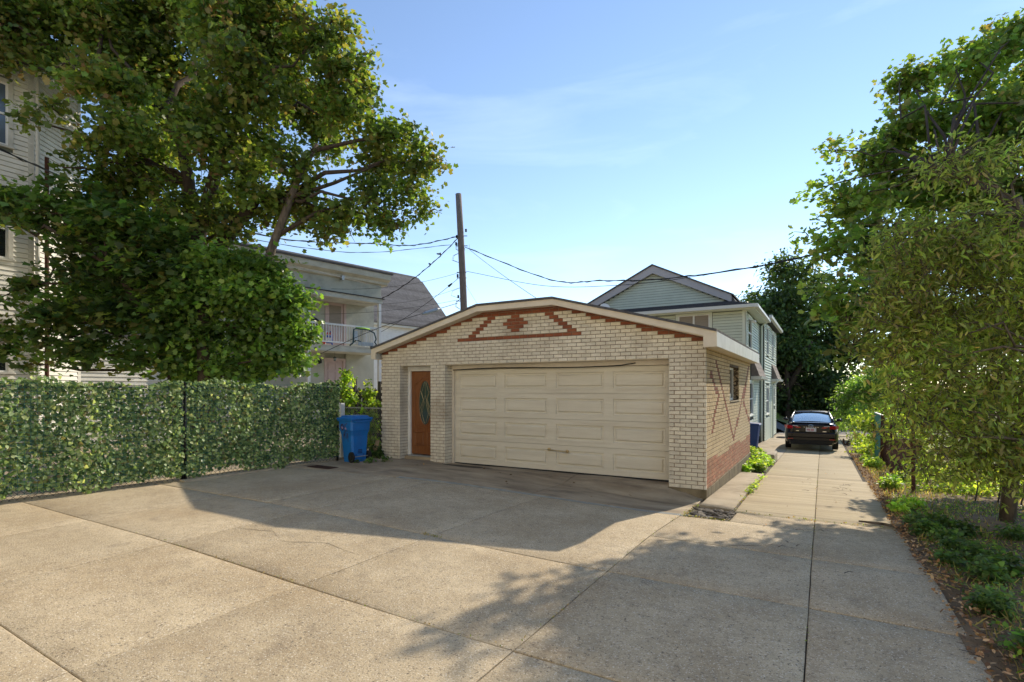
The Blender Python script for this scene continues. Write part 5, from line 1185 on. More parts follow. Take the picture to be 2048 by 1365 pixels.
# side rail of the upper porch
SL(MB().box(3.50,3.54,.08,1.3,4.50,4.58), 'handrail', 'white_trim')
for i in range(8): SL(MB().box(3.505,3.535,.18+i*.14,.205+i*.14,3.64,4.50), 'baluster', 'white_trim')
def sdoor(x0, x1, z0, z1, screen=False):
    d_ = SL(MB().box(x0,x1,1.335,1.375,z0,z1), 'door', 'pink')
    SL(MB().box(x0-.12,x0,1.27,1.36,z0,z1+.0).box(x1,x1+.12,1.27,1.36,z0,z1).box(x0-.12,x1+.12,1.265,1.36,z1,z1+.12), 'door_casing', 'pink')
    if screen:
        p = MB().box(x0+.12,x1-.12,1.325,1.334,z0+1.0,z1-.15); o = p.obj('door_pane', M['curtain'], d_, True); 
        MB().box(x0+.12,x1-.12,1.322,1.334,z0+.2,z0+.85).obj('door_panel', M['pink'], d_, True)
    else:
        w_ = (x1-x0)
        for a in (.10, .54):
            for c, e in ((.15,.75),(.85,1.55),(1.65,1.95)):
                p = MB(); X0, X1 = x0+w_*a, x0+w_*(a+.36); p.box(X0,X1,1.318,1.334,z0+c,z0+e); p.box(X0+.03,X1-.03,1.312,1.317,z0+c+.03,z0+e-.03); p.obj('door_panel', M['pink'], d_, True)
        MB().ell((x0+.07,1.31,z0+1.0),(.03,.03,.03),8,6).obj('door_knob', M['black'], d_, True)
sdoor(1.60, 2.44, 3.625, 5.74, True); sdoor(1.56, 2.40, .95, 3.02)
lt_ = thing('hanging_lantern', 'black glass lantern hanging under the upper porch of the stucco house', 'lantern', LS((1.39,.3,2.95)), SR)
MB().tube([(0,0,.20),(0,0,.41)], .006, 5).lathe([(.02,.20),(.08,.15),(.085,.14)], 0, 0, 6).lathe([(.05,.0),(.06,.015)],0,0,6).obj('lantern_frame', M['black'], lt_, True)
MB().lathe([(.05,.015),(.07,.14)],0,0,6).obj('lantern_glass', M['lantern_glass'], lt_, True)
sc_ = thing('wall_sconce', 'dark wall lamp beside the lower pink door', 'lamp', LS((1.18,1.25,2.85)), SR)
MB().box(-.05,.05,.02,.05,0,.25).tube([(0,.03,.2),(0,-.08,.24),(0,-.1,.18)], .012, 6).lathe([(.06,.02),(.07,.15),(.02,.2)],0,-.1,8).obj('lamp_body', M['black'], sc_, True)
# things on the porch
pb = thing('folded_play_frame', 'dark teal arched play frame with lime top leaning on the porch rail', 'play frame', LS((2.6,-.12,3.63)), SR)
MB().tube([(-.72,0,.02),(-.55,0,.15),(-.52,0,.75),(-.40,0,.80),(.25,0,.80),(.55,0,.68),(.66,0,.40),(.58,0,.25),(.68,0,.12),(.52,0,.03),(.35,0,.02)], .035, 8).tube([(-.7,.04,.02),(-.35,.04,.30),(-.1,.04,.22)], .025, 6).obj('frame', M['teal_fabric'], pb, True, smooth=True)
MB().tube([(-.4,-.0,.83),(0,-.01,.84),(.3,0,.82)], .035, 8).obj('lime_bar', M['lime'], pb, True, smooth=True)
MB().box(-.5,-.32,-.01,.02,.28,.68).obj('side_pocket', M['galv'], pb, True); MB().box(-.3,.5,-.0,.01,.05,.22).tube([(-.12,0,.03),(-.12,0,.78)],.012,6).obj('mesh_panel', M['galv'], pb, True)
ch = thing('toy_slide', 'small red white and blue plastic ladder toy on the upper porch', 'toy', LS((1.05,.22,3.63)), SR)
for s in (-.17, .17): MB().tube([(s,0,0),(s*.8,0,.5),(s*.5,0,.62)], .03, 8).obj('side_rail', M['blue_toy' if s > 0 else 'white_plastic'], ch, True)
for i, m_ in enumerate(('blue_toy','white_plastic','blue_toy','red_toy')): MB().bbox(-.13,.13,-.02,.02,.08+i*.13,.17+i*.13,.01).obj('step', M[m_], ch, True)
rt = thing('toy_wagon', 'low red plastic toy tub beside the blue toy on the porch', 'toy', LS((.62,.2,3.63)), SR)
MB().hexa([(-.17,-.12,0),(.17,-.12,0),(.17,.12,0),(-.17,.12,0)], [(-.22,-.15,.16),(.22,-.15,.16),(.22,.15,.16),(-.22,.15,.16)]).obj('tub', M['red_toy'], rt, True); MB().tube([(-.2,0,.15),(0,0,.34),(.2,0,.15)], .012, 6).obj('tub_handle', M['white_plastic'], rt, True)
cg = thing('covered_grill', 'black covered grill standing by the upper porch wall', 'grill', LS((.55,.8,3.63)), SR)
MB().hexa([(-.35,-.25,0),(.35,-.25,0),(.35,.25,0),(-.35,.25,0)], [(-.30,-.2,.8),(.30,-.2,.8),(.30,.2,.8),(-.30,.2,.8)]).obj('cover', M['navy'], cg, True); MB().ell((0,0,.95),(.42,.28,.30),12,8).obj('cover_top', M['navy'], cg, True, smooth=True)
pcx = thing('patio_chair', 'black metal patio chair back showing over the ivy fence', 'chair', LS((.75,.0,.8)), SR)
MB().tube([(-.28,0,.0),(-.28,0,1.05),(-.22,0,1.12),(.22,0,1.12),(.28,0,1.05),(.28,0,0)], .018, 6).obj('back_frame', M['black'], pcx, True); MB().box(-.26,.26,.02,.5,.42,.45).obj('seat', M['black'], pcx, True)
chm = thing('brick_chimney', 'weathered chimney top showing over the stucco house roof beside the maple', 'chimney', (-27.6, 18.6, 0))
MB().box(-27.95,-27.25,18.2,18.9,6,9.5).obj('stack', M['rubble'], chm); MB().box(-28.05,-27.15,18.1,19.0,9.5,9.65).obj('cap', M['rubble'], chm)
for k in range(2): MB().lathe([(.1,9.65),(.1,9.85),(.07,9.9)], -27.8+k*.4, 18.55, 8).obj('flue', M['rust'], chm)
ab = thing('roof_vent', 'small dark pipe vent under the cornice of the stucco house', 'vent', LS((1.45,-.1,6.6)), SR)
MB().box(-.06,.06,-.2,.0,-.12,.06).obj('vent_box', M['galv'], ab, True)

# grey roofed house beyond
gr = thing('grey_roofed_house', 'white sided house with broad grey shingle roof behind the porch house', 'house', (-22.35, 22.83, 0), SR)
MB().box(-6.2, 5.45, 0, 7, -.1, 5.42).obj('wall', M['white_trim'], gr, True)
MB().prism([(0,5.42),(7.0,5.42),(3.5,9.3)], 'x', -6.2, 5.40).obj('gable_wall', M['white_trim'], gr, True)
z = 3.2; 
while z < 5.2: MB().hexa([(-4,-.02,z),(5.44,-.02,z),(5.44,0,z),(-4,0,z)], [(-4,-.004,z+.118),(5.44,-.004,z+.118),(5.44,0,z+.118),(-4,0,z+.118)]).obj('clapboard', M['white_trim'], gr, True); z += .12
MB().prism([(-.3,5.42),(-.3,5.56),(0,5.60),(0,5.42)], 'x', -6.4, 5.7).obj('eave_board', M['gutter'], gr, True)
n = 24
for k in range(n):
    t0, t1 = k/n, (k+1)/n; y0, z0_ = -.35+3.85*t0, 5.55+4.05*t0; y1, z1_ = -.35+3.85*t1, 5.55+4.05*t1
    e0, e1 = 5.75, 5.75
    if t0 > .88: e0 = 5.75 - (t0-.88)*3
    MB().prism([(y0,z0_+.03),(y1+.02,z1_+.05),(y1+.02,z1_),(y0,z0_-.01)], 'x', -6.4+R.uniform(-.01,.01), e0+R.uniform(-.012,.012)).obj('shingle_course', M['grey_shingle'], gr, True)
MB().prism([(3.5,9.58),(7.35,5.55),(7.35,5.50),(3.5,9.5)], 'x', -6.4, 5.7).obj('rear_roof', M['grey_shingle'], gr, True)

# ---------------------------------------------------------------- pale green house behind the garage
gh = thing('green_house', 'pale green vinyl sided house with gable roof beyond the garage', 'house', (-6, 26, -.6))
MB().box(-9.6,-2.62,22.52,27.6,-1.2,4.85).box(-10.0,-3.8,25.0,35,-1.2,5.6).box(-8,-2.42,27.6,34.9,-1.4,5.05).obj('wall', M['siding_shade'], gh)
clapwall(gh, (-9.6,22.5), (1,0), (0,-1), 6.9, 2.6, 4.80, .115, M['green_side'], [(4.30,5.78,3.5,4.86)])
wwindow(gh, (-9.6,22.5), (1,0), (0,-1), 4.42, 5.66, 3.62, 4.74, rail=False, mull=True, fm='green_trim', gm='curtain')
wbox(gh, 'corner_board', M['green_trim'], (-9.6,22.5), (1,0), (0,-1), 6.88, 7.0, 0, .03, -.6, 4.85)
wbox(gh, 'corner_board', M['green_trim'], (-2.6,22.5), (0,1), (1,0), 0, .14, 0, .03, -.6, 4.85)
clapwall(gh, (-2.6,22.5), (0,1), (1,0), 5.1, -.5, 4.75, .115, M['green_side'], [(.50,1.95,3.25,4.75),(.8,2.5,.5,2.1),(.9,4.3,2.15,3.0)])
wwindow(gh, (-2.6,22.5), (0,1), (1,0), .62, 1.82, 3.38, 4.62, fm='green_trim'); wwindow(gh, (-2.6,22.5), (0,1), (1,0), .95, 2.35, .62, 1.98, fm='green_trim', gm='glass_blue')
# lower front roof and gutter
cr = 14
for k in range(cr):
    t0, t1 = k/cr, (k+1)/cr; y0, y1 = 22.12+2.9*t0, 22.12+2.9*t1; z0_, z1_ = 4.97+.62*t0, 4.97+.62*t1
    xr = -2.25 - 1.3*t0
    MB().prism([(y0,z0_-.02),(y1+.03,z1_-.02),(y1+.03,z1_+.012),(y0,z0_+.022)], 'x', -9.9, xr).obj('shingle_course', M['shingle'], gh)
MB().hexa([(-2.25,22.12,4.96),(-2.20,27.7,4.96),(-3.6,27.7,5.5),(-3.6,25.02,5.5)], [(-2.25,22.12,4.99),(-2.20,27.7,4.99),(-3.6,27.7,5.55),(-3.6,25.02,5.55)]).obj('side_roof', M['grey_shingle'], gh)
MB().prism([(22.0,4.84),(22.02,4.97),(22.14,4.97),(22.14,4.84)], 'x', -9.9, -2.12).obj('gutter', M['gutter'], gh); MB().prism([(-2.24,4.84),(-2.24,4.97),(-2.12,4.97),(-2.10,4.84)], 'y', 22.14, 27.7).obj('gutter', M['gutter'], gh)
MB().box(-9.8,-2.24,22.14,22.5,4.80,4.84).box(-2.6,-2.24,22.5,27.6,4.80,4.84).obj('soffit', M['green_trim'], gh)
# main gable
GP = [(-10.15,5.75),(-6.88,7.38),(-3.6,5.75)]
MB().prism([(-10.0,5.3),(-3.72,5.3),(-3.72,5.7),(-6.88,7.25),(-10.0,5.7)], 'y', 24.99, 35).obj('gable_wall', M['siding_shade'], gh)
def gspan(z):
    h = max(0.0, min(1.0, (7.22-z)/1.55)); return (3.12-3.1*h, 3.12+3.1*h)
clapwall(gh, (-10.0,24.98), (1,0), (0,-1), 6.24, 5.35, 7.2, .12, M['green_side'], span=gspan)
for sgn in (-1, 1):
    xe = -6.88 + sgn*3.45
    MB().prism([(-6.88,7.50),(xe,5.83),(xe,5.50),(-6.88,7.14)], 'y', 24.72, 24.80).obj('rake_board', M['lilac_trim'], gh)
    MB().prism([(-6.88,7.56),(xe+sgn*.1,5.84),(xe+sgn*.1,5.78),(-6.88,7.50)], 'y', 24.66, 35.2).obj('roof', M['grey_shingle'], gh)
MB().prism([(-3.43,5.80),(-3.0,5.10),(-3.05,5.05),(-3.5,5.5)], 'y', 24.8, 35).obj('lower_roof', M['grey_shingle'], gh)
# second volume down the drive
A4 = (-2.4, 27.6)
wbox(gh, 'corner_board', M['green_trim'], A4, (0,1), (1,0), 0, .2, 0, .03, -1.2, 5.05); wbox(gh, 'corner_board', M['green_trim'], A4, (0,1), (1,0), 7.2, 7.32, 0, .03, -1.2, 5.05)
clapwall(gh, A4, (0,1), (1,0), 7.2, -.85, 5.0, .13, M['green_side'], [(1.0,2.4,3.3,4.9),(4.2,5.6,3.3,4.9),(.8,2.6,.35,1.9),(5.2,6.4,.7,1.9)], name='clapboard', proud=.045)
for s0, s1, a, b_ in ((1.12,2.28,3.42,4.78),(4.32,5.48,3.42,4.78),(.92,2.48,.47,1.78),(5.32,6.28,.82,1.78)): wwindow(gh, A4, (0,1), (1,0), s0, s1, a, b_, fm='green_trim', gm='glass_blue')
MB().prism([(-8.2,5.05),(-2.05,5.05),(-2.05,5.18),(-4.5,5.6),(-8.2,5.6)], 'y', 27.45, 35.2).obj('flat_roof', M['grey_shingle'], gh)
MB().prism([(-2.16,5.02),(-2.04,5.04),(-2.03,5.17),(-2.16,5.17)], 'y', 27.4, 35.25).obj('gutter', M['gutter'], gh)
for y0, y1, X in ((24.3,27.2,-2.6),(31.6,34.6,-2.4)):
    for k in range(4):
        z0_, z1_ = 2.25+k*.19, 2.25+(k+1)*.19; a, b_ = .34-.07*k, .34-.07*(k+1)
        MB().prism([(X,z0_),(X+a,z0_),(X+b_-.01,z1_+.01),(X,z1_+.01)], 'y', y0, y1).obj('hood_shingles', M['hood'], gh)
    MB().prism([(X,2.10),(X+.40,2.14),(X+.42,2.25),(X,2.25)], 'y', y0-.05, y1+.05).obj('hood_gutter', M['gutter'], gh)
for y, X, zt in ((27.35,-2.52,5.0),(31.3,-2.34,2.2)):
    MB().tube([(X+.35,y+.1,zt),(X+.06,y,zt-.35),(X+.05,y,-.9)], .045, 6).obj('downspout', M['green_trim'], gh)
sd = thing('satellite_dish', 'small pale satellite dish standing on the low dark roof of the green house', 'dish', (-8.45, 22.6, 5.0))
MB().lathe([(.0,0),(.14,.03),(.24,.09)], 0, 0, 14).xf(Matrix.Translation((-.0,0,.30)) @ Matrix.Rotation(math.radians(70),4,'X') @ Matrix.Rotation(.5,4,'Y')).obj('dish', M['white_plastic'], sd, True)
MB().tube([(0,0,-.05),(0,0,.3)], .02, 6).tube([(0,-.05,.25),(.12,-.35,.32)], .012, 5).obj('mount', M['galv'], sd, True)
vt = MB().lathe([(.06,4.9),(.06,5.35),(.11,5.36),(.11,5.46)], -9.25, 22.9, 10); tag(vt.obj('vent_pipe', M['rust']), 'short dark roof vent pipe left of the satellite dish', 'vent')
fl = thing('flood_lamp', 'small pale flood lamp fixed at the corner of the green house', 'lamp', (-2.5,23.1,4.4))
MB().tube([(-2.58,23.0,4.45),(-2.4,23.0,4.42)], .015, 6).obj('bracket', M['galv'], fl); MB().ell((-2.35,23.0,4.38),(.09,.09,.07),8,6).obj('lamp_head', M['white_plastic'], fl)
b2 = thing('dark_blue_bin', 'dark blue bin half hidden between garage and green house siding', 'bin', (-2.18, 21.0, gz(-2.18,21)), 0)
MB().hexa([(-.2,-.25,0),(.12,-.25,0),(.12,.25,0),(-.2,.25,0)], [(-.27,-.33,1.0),(.22,-.33,1.0),(.22,.33,1.0),(-.27,.33,1.0)]).obj('bin_body', M['bin_dark'], b2, True)
MB().hexa([(-.29,-.36,1.0),(.26,-.36,1.0),(.26,.36,1.0),(-.29,.36,1.0)], [(-.27,-.34,1.07),(.22,-.34,1.04),(.22,.34,1.04),(-.27,.34,1.07)]).obj('bin_lid', M['bin_dark'], b2, True)
for s in (-.26,.26): MB().tube([(.1,s-.03,.1),(.1,s+.03,.1)], .1, 14).obj('wheel', M['rubber'], b2, True)

# the pale neighbouring house that closes the yard behind the photographer
nb = thing('neighbour_house', 'tall cream clapboard house closing the yard behind the camera', 'house', (-4, -6, 0))
MB().box(-17, 8, -16, -5.5, -.3, 10.6).obj('wall', M['cream_side'], nb)
clapwall(nb, (8,-5.5), (-1,0), (0,1), 25, .2, 10.3, .30, M['cream_side'], [(a, b_, c-.05, d_+.15) for c, d_ in ((1.2,2.8),(4.1,5.7),(7.0,8.6)) for a, b_ in ((2.4,3.8),(7.4,8.8),(12.4,13.8),(17.4,18.8))])
for c, d_ in ((1.2,2.8),(4.1,5.7),(7.0,8.6)):
    for a in (2.5,7.5,12.5,17.5): wwindow(nb, (8,-5.5), (-1,0), (0,1), a, a+1.2, c, d_, fm='white_trim')
MB().prism([(-17.5,10.6),(8.5,10.6),(8.5,10.85),(-17.5,10.85)], 'y', -16.5, -5.1).obj('roof_cornice', M['white_trim'], nb)
# ---------------------------------------------------------------- utility pole and wires
up = thing('utility_pole', 'bare weathered wooden utility pole leaning slightly behind the garage', 'pole', (-13.95, 19.75, 0))
MB().tube([(-13.92,19.78,-.3),(-14.0,19.68,3.5),(-14.08,19.6,6.5),(-14.17,19.52,9),(-14.24,19.47,10.55)], [.175,.165,.155,.145,.135], 14).obj('pole_shaft', M['pole_wood'], up, smooth=True)
for z, s in ((8.65,.28),(8.2,.30),(7.0,.24),(6.75,.24),(5.7,.26)):
    MB().tube([(-14.12-s*.8,19.55-s*.45,z),(-14.12+s*.8,19.55+s*.45,z)], .018, 6).obj('bolt', M['black'], up)
for z, dx in ((8.62,-.22),(8.3,-.25),(8.05,.1),(6.85,-.18),(5.9,-.15),(8.9,.2)):
    MB().lathe([(.03,z-.07),(.055,z-.03),(.035,z),(.055,z+.03),(.03,z+.07)], -14.12+dx*.86, 19.55+dx*.5, 8).obj('insulator', M['cable'], up)
lp = MB()
for k in range(7):
    z = R.choice((8.4, 8.2, 7.9, 6.3, 5.8)); a = R.uniform(-.4,-.15)
    lp.tube([(-14.15,19.5,z),(-14.15+a*.8,19.5+a*.5,z-.15),(-14.15+a,19.5+a*.5,z-.35),(-14.13,19.52,z-.5)], .008, 4)
lp.obj('jumper_loops', M['cable'], up, kind='stuff')
def wire(pts, r, label, sag=0, m='cable', twist=False, n=22, group=None):
    """hanging line through the given points (Catmull-Rom) or, for two points, a sagging span"""
    P_ = [Vector(p) for p in pts]
    if len(P_) == 2:
        out = [P_[0].lerp(P_[1], i/n) - Vector((0,0,sag*4*(i/n)*(1-i/n))) for i in range(n+1)]
    else:
        Q = [P_[0]*2-P_[1]] + P_ + [P_[-1]*2-P_[-2]]; out = []
        for k in range(1, len(Q)-2):
            for j in range(8):
                t = j/8; a, b_, c_, d_ = Q[k-1], Q[k], Q[k+1], Q[k+2]
                out.append(.5*((2*b_)+(c_-a)*t+(2*a-5*b_+4*c_-d_)*t*t+(3*b_-a-3*c_+d_)*t**3))
        out.append(P_[-1])
    w = thing('overhead_wire', label, 'wire', tuple(P_[0]), group=group)
    MB().tube(out, r, 5).obj('cable', M[m], w)
    if twist:
        o2 = []
        for i, p in enumerate(out):
            a = i*2.1; o2.append(p + Vector((math.cos(a)*.0, 0, math.sin(a)))*r*2.4)
        MB().tube(o2, r*.8, 4).obj('strand', M[m], w)
    return out
PT = (-14.25, 19.45, 8.62)
wire([PT, (-15.4,17.8,8.0), (-16.22,15.99,7.75), (-16.97,12.08,7.14), (-17.41,7.17,7.24), (-16.08,4.48,7.13), (-15.64,3.58,7.11)], .017, 'thick twisted service cable from the pole across the big maple to the white house', twist=True)
wire([(-14.47,19.34,8.25), (-16.17,14.86,7.13), (-16.62,8.8,6.6), (-16.08,4.48,6.31), (-15.64,3.58,6.16)], .009, 'thin broken looking wire just under the thick cable through the maple', twist=True)
wire([(-17.9,18.3,6.5), (-16.2,11.36,6.1), (-15.95,8.04,6.08), (-16.35,3.74,6.3)], .009, 'lowest pale wire crossing the left maple towards the porch house roof', m='pale_cable')
wire([(-13.98,19.62,8.14), (-9.77,19.77,6.21+.05), (-7.25,18.93,5.78+.02), (-4.33,18.33,5.49), (-0.33,18.36,5.76), (3.5,18.6,6.9)], .016, 'heavy twisted cable sagging from the pole over the garage to the right trees', twist=True)
wire([(-13.94,19.65,7.05), (-9.9,19.6,5.98), (-6.12,18.44,5.45), (-3.6,18.1,5.42), (-0.33,18.3,5.72), (3.5,18.5,6.6)], .010, 'thinner cable slung below the heavy one over the garage')
wire([(-13.8,19.7,8.25), (-13.3,19.0,7.8)], .006, 'short slack jumper beside the top of the pole')
wire([(-13.3,19.0,7.8), (-6.97,13.3,4.26)], .008, 'straight thin wire slanting from the pole down to the garage ridge', sag=.05)
dg = wire([(-14.25,19.45,8.55), LS((3.55,-.15,5.95))], .016, 'thick cable running steeply down from the pole to the porch corner', sag=.25, twist=True)
wire([(-14.18,19.51,7.0), LS((1.0,-.1,6.05))], .007, 'upper thin wire from mid pole to the stucco house wall', sag=.25)
wc = wire([(-14.2,19.5,6.78), LS((3.6,0,4.4))], .011, 'wire with small dark clamp reaching the end of the porch rail', sag=.15)
wire([(-14.22,19.48,6.3), LS((2.2,-.1,5.6))], .006, 'fine wire crossing the grey shingle roof to the porch beam', sag=.3)
wire([(-14.28,19.45,5.75), LS((0.5,-.1,4.9))], .007, 'low thin wire running across the upper porch opening', sag=.15)
wire([(-14.28,19.45,5.6), (-15.6,16.0,4.25), (-17.0,13.0,2.6)], .012, 'drooping cable carrying a fat grey splice case beside the pole')
tag(MB().tube([(-14.60,18.62,5.27),(-14.66,18.46,5.21),(-14.86,17.93,5.0),(-14.92,17.77,4.94)], [.03,.085,.085,.03], 10).obj('splice_case', M['galv']), 'grey cylindrical splice case hanging on the drooping cable', 'splice case')
tag(MB().tube([tuple(wc[2]), tuple(wc[3])], [.035,.06], 8).obj('cable_clamp', M['cable']), 'small dark clamp on the wire beside the pole', 'clamp')
wire([(-14.05,19.62,6.6), (-11.2,17.2,4.4)], .005, 'hair thin guy line dropping from the pole behind the garage roof', sag=.02)
for i, (t, lab) in enumerate(((8, 'dark bird with spread tail perched on the steep cable nearer the pole'), (10, 'small dark bird perched lower down the steep cable'))):
    p = dg[t-3+i]; bd = thing('perched_bird', lab, 'bird', tuple(p)); s = 1.25 if i == 0 else .95
    mb = MB(); mb.tube([(-.17*s,0,.06*s),(-.10*s,0,.055*s),(-.05*s,0,.065*s),(0,0,.075*s),(.05*s,0,.09*s),(.075*s,0,.115*s),(.10*s,0,.13*s),(.125*s,0,.128*s),(.145*s,0,.12*s)], [.012*s,.018*s,.036*s,.045*s,.040*s,.028*s,.026*s,.014*s,.003], 8)
    mb.xf(Matrix.Rotation(2.2 if i == 0 else 2.6, 4, 'Z')); mb.obj('bird_body', M['bird'], bd, True, smooth=True)
    lg = MB().tube([(0,.015,0),(0,.015,.05)], .004, 4).tube([(0,-.015,0),(0,-.015,.05)], .004, 4); lg.obj('legs', M['bird'], bd, True)
    if i == 0: MB().hexa([(-.1,-.02,.06),(.02,-.03,.07),(.0,-.16,.10),(-.14,-.12,.09)], [(-.1,-.02,.07),(.02,-.03,.085),(.0,-.16,.105),(-.14,-.12,.095)]).obj('wing', M['bird'], bd, True)

# ---------------------------------------------------------------- parked black sedan (x across, y forward, rear bumper at y=0)
CXc, CYc = -.38, 22.95; CZc = gz(CXc, CYc) - .0
car = thing('parked_car', 'glossy black sedan parked nose away at the end of the concrete drive', 'car', (CXc, CYc, CZc-.0), math.radians(.3))
slope = -.03
def loft(sections, closed=True, mi=0):
    """sections: list of equal-length point lists (right half, x>=0, bottom centre to top centre); mirrored"""
    mb = MB(); full = []
    for s in sections: full.append([p for p in s] + [(-p[0], p[1], p[2]) for p in reversed(s[1:-1])])
    n = len(full[0]); vs = [p for s in full for p in s]
    fs = [(j*n+i, j*n+(i+1) % n, (j+1)*n+(i+1) % n, (j+1)*n+i) for j in range(len(full)-1) for i in range(n)]
    fs += [tuple(range(n-1,-1,-1)), tuple(range((len(full)-1)*n, len(full)*n))]
    return mb.add(vs, fs)
W = .92
def sec(y, w, zb, zm, zs, zt, crown=.03, tum=.06):
    """bottom, sill, widest, shoulder, deck"""
    return [(0,y,zb),(w*.80,y,zb),(w*.97,y,zb+.08),(w,y,zm),(w*.985,y,(zm+zs)/2),(w-tum*.6,y,zs),(w-tum-.10,y,zt),(w*.45,y,zt+crown*.8),(0,y,zt+crown)]
S = [sec(.02,.70,.34,.60,.88,.98,.01), sec(.06,.80,.27,.58,.90,1.03,.02), sec(.18,.89,.25,.60,.93,1.07,.025), sec(.45,.915,.22,.62,.95,1.055,.02), sec(1.0,.92,.20,.62,.95,1.02,.02),
     sec(1.8,.92,.18,.60,.94,1.0,.02), sec(2.8,.92,.18,.60,.93,.99,.02), sec(3.5,.92,.18,.60,.90,.97,.03), sec(4.2,.90,.20,.56,.80,.86,.03), sec(4.7,.84,.24,.50,.66,.72,.02), sec(4.88,.66,.30,.46,.58,.62,.01)]
o = loft(S).obj('body', M['car_paint'], car, True, smooth=True)
md = o.modifiers.new('smooth', 'SUBSURF'); md.levels = md.render_levels = 2
def csec(y, w0, w1, z0, z1): return [(0,y,z0),(w0,y,z0),(w0-(w0-w1)*.5,y,(z0+z1)/2+.02),(w1,y,z1-.05),(w1*.8,y,z1),(0,y,z1+.02)]
cab = [csec(.50,.72,.66,.98,1.06), csec(.80,.76,.63,.97,1.19), csec(1.25,.79,.60,.96,1.36), csec(1.8,.80,.60,.95,1.425), csec(2.4,.80,.60,.95,1.43), csec(2.9,.80,.62,.95,1.35), csec(3.5,.78,.66,.95,1.03)]
o = loft(cab).obj('cabin', M['car_glass'], car, True, smooth=True); md = o.modifiers.new('smooth', 'SUBSURF'); md.levels = md.render_levels = 2
# roof skin and pillars over the glass house
rf = MB(); ys = [(1.30,.595,1.405),(1.7,.60,1.452),(2.2,.605,1.462),(2.7,.60,1.42),(2.95,.60,1.375)]
vs = []; 
for y, w, z in ys: vs += [(-w,y,z-.035),(-w*.75,y,z),(0,y,z+.015),(w*.75,y,z),(w,y,z-.035)]
vs2 = [(x,y,z-.03) for x,y,z in vs]; nn = len(vs)
fs = [(j*5+i,j*5+i+1,(j+1)*5+i+1,(j+1)*5+i) for j in range(4) for i in range(4)]
rf.add(vs+vs2, fs+[tuple(i+nn for i in reversed(f)) for f in fs] + [(i,i+nn,i+1+nn,i+1) for i in range(4)]); rf.obj('roof', M['car_paint'], car, True, smooth=True)
for s in (-1, 1):
    MB().tube([(s*.74,.42,1.03),(s*.69,.80,1.19),(s*.635,1.15,1.335),(s*.60,1.5,1.42),(s*.605,2.3,1.435),(s*.63,2.9,1.35),(s*.72,3.55,1.02)], [.055,.05,.04,.03,.028,.03,.035], 8).obj('roof_pillar', M['car_paint'], car, True, smooth=True)
    MB().bar((s*.80,1.5,.98),(s*.805,3.3,.98),.012,.02).obj('belt_trim', M['chrome'], car, True)
    MB().tube([(s*.85,2.95,1.0),(s*.98,2.93,1.03)], .03, 6).ell((s*1.0,2.92,1.05),(.10,.06,.065),10,7).obj('door_mirror', M['car_paint'], car, True, smooth=True)
# rear window glass, a bright sloped pane catching the sky
rw = MB(); pts = []
for j in range(5):
    t = j/4; y = .56 + .80*t; z = 1.085 + .315*t + .03*math.sin(PI*t); w = .66 - .10*t
    pts += [(-w,y+.05,z-.02),(-w*.5,y,z+.01),(0,y-.015,z+.02),(w*.5,y,z+.01),(w,y+.05,z-.02)]
rw.add(pts, [(j*5+i,j*5+i+1,(j+1)*5+i+1,(j+1)*5+i) for j in range(4) for i in range(4)]); rw.obj('rear_window', M['rear_glass'], car, True, smooth=True)
MB().tube([(-.60,1.34,1.415),(0,1.30,1.43),(.60,1.34,1.415)], .014, 6).obj('window_trim', M['car_black'], car, True)
MB().tube([(-.02,1.55,1.45),(0,1.62,1.50),(.02,1.75,1.455)], [.02,.012,.02], 6).obj('roof_aerial', M['car_black'], car, True)
MB().hexa([(-.70,.05,1.055),(.70,.05,1.055),(.74,.16,1.055),(-.74,.16,1.055)], [(-.68,.02,1.075),(.68,.02,1.075),(.74,.18,1.085),(-.74,.18,1.085)]).obj('boot_spoiler', M['car_paint'], car, True)
for s in (-1, 1):
    tl = MB(); a = [(s*.34,-.005,.865),(s*.60,.005,.845),(s*.80,.075,.83),(s*.90,.26,.86)]; b_ = [(s*.36,-.005,.905),(s*.60,.0,.945),(s*.80,.065,.965),(s*.90,.26,.965)]
    lo, hi = a, b_; vs = lo + hi + [(x*.98,y+.06,z) for x,y,z in lo] + [(x*.98,y+.06,z) for x,y,z in hi]
    tl.add(vs, [(i,i+1,i+5,i+4) for i in range(3)] + [(i+8,i+12,i+13,i+9) for i in range(3)] + [(i+4,i+5,i+13,i+12) for i in range(3)] + [(i,i+8,i+9,i+1) for i in range(3)] + [(0,4,12,8),(3,11,15,7)])
    t_ = tl.obj('tail_lamp', M['tail'], car, True)
    MB().hexa([(s*.42,-.012,.925),(s*.62,-.008,.935),(s*.62,.02,.935),(s*.42,.02,.925)], [(s*.42,-.012,.945),(s*.60,-.008,.965),(s*.60,.02,.965),(s*.42,.02,.945)]).obj('reversing_lens', M['clear_lens'], t_, True)
    MB().box(min(s*.60,s*.78), max(s*.60,s*.78), .0, .05, .435, .465).obj('reflector', M['tail'], car, True)
    MB().tube([(s*.62,.02,.31),(s*.62,.16,.31)], .045, 12).obj('exhaust_tip', M['chrome'], car, True)
    for yw in (1.02, 3.84):
        w_ = MB(); w_.tube([(s*.70,yw,.325),(s*.71,yw,.325),(s*.885,yw,.325),(s*.90,yw,.325)], [.29,.325,.325,.295], 28); wo_ = w_.obj('wheel', M['rubber'], car, True)
        MB().tube([(s*.89,yw,.325),(s*.905,yw,.325)], [.215,.21], 24).obj('rim', M['galv'], wo_, True)
MB().hexa([(-.66,.0,.245),(.66,.0,.245),(.72,.20,.225),(-.72,.20,.225)], [(-.72,-.005,.40),(.72,-.005,.40),(.80,.22,.42),(-.80,.22,.42)]).obj('lower_bumper', M['car_black'], car, True)
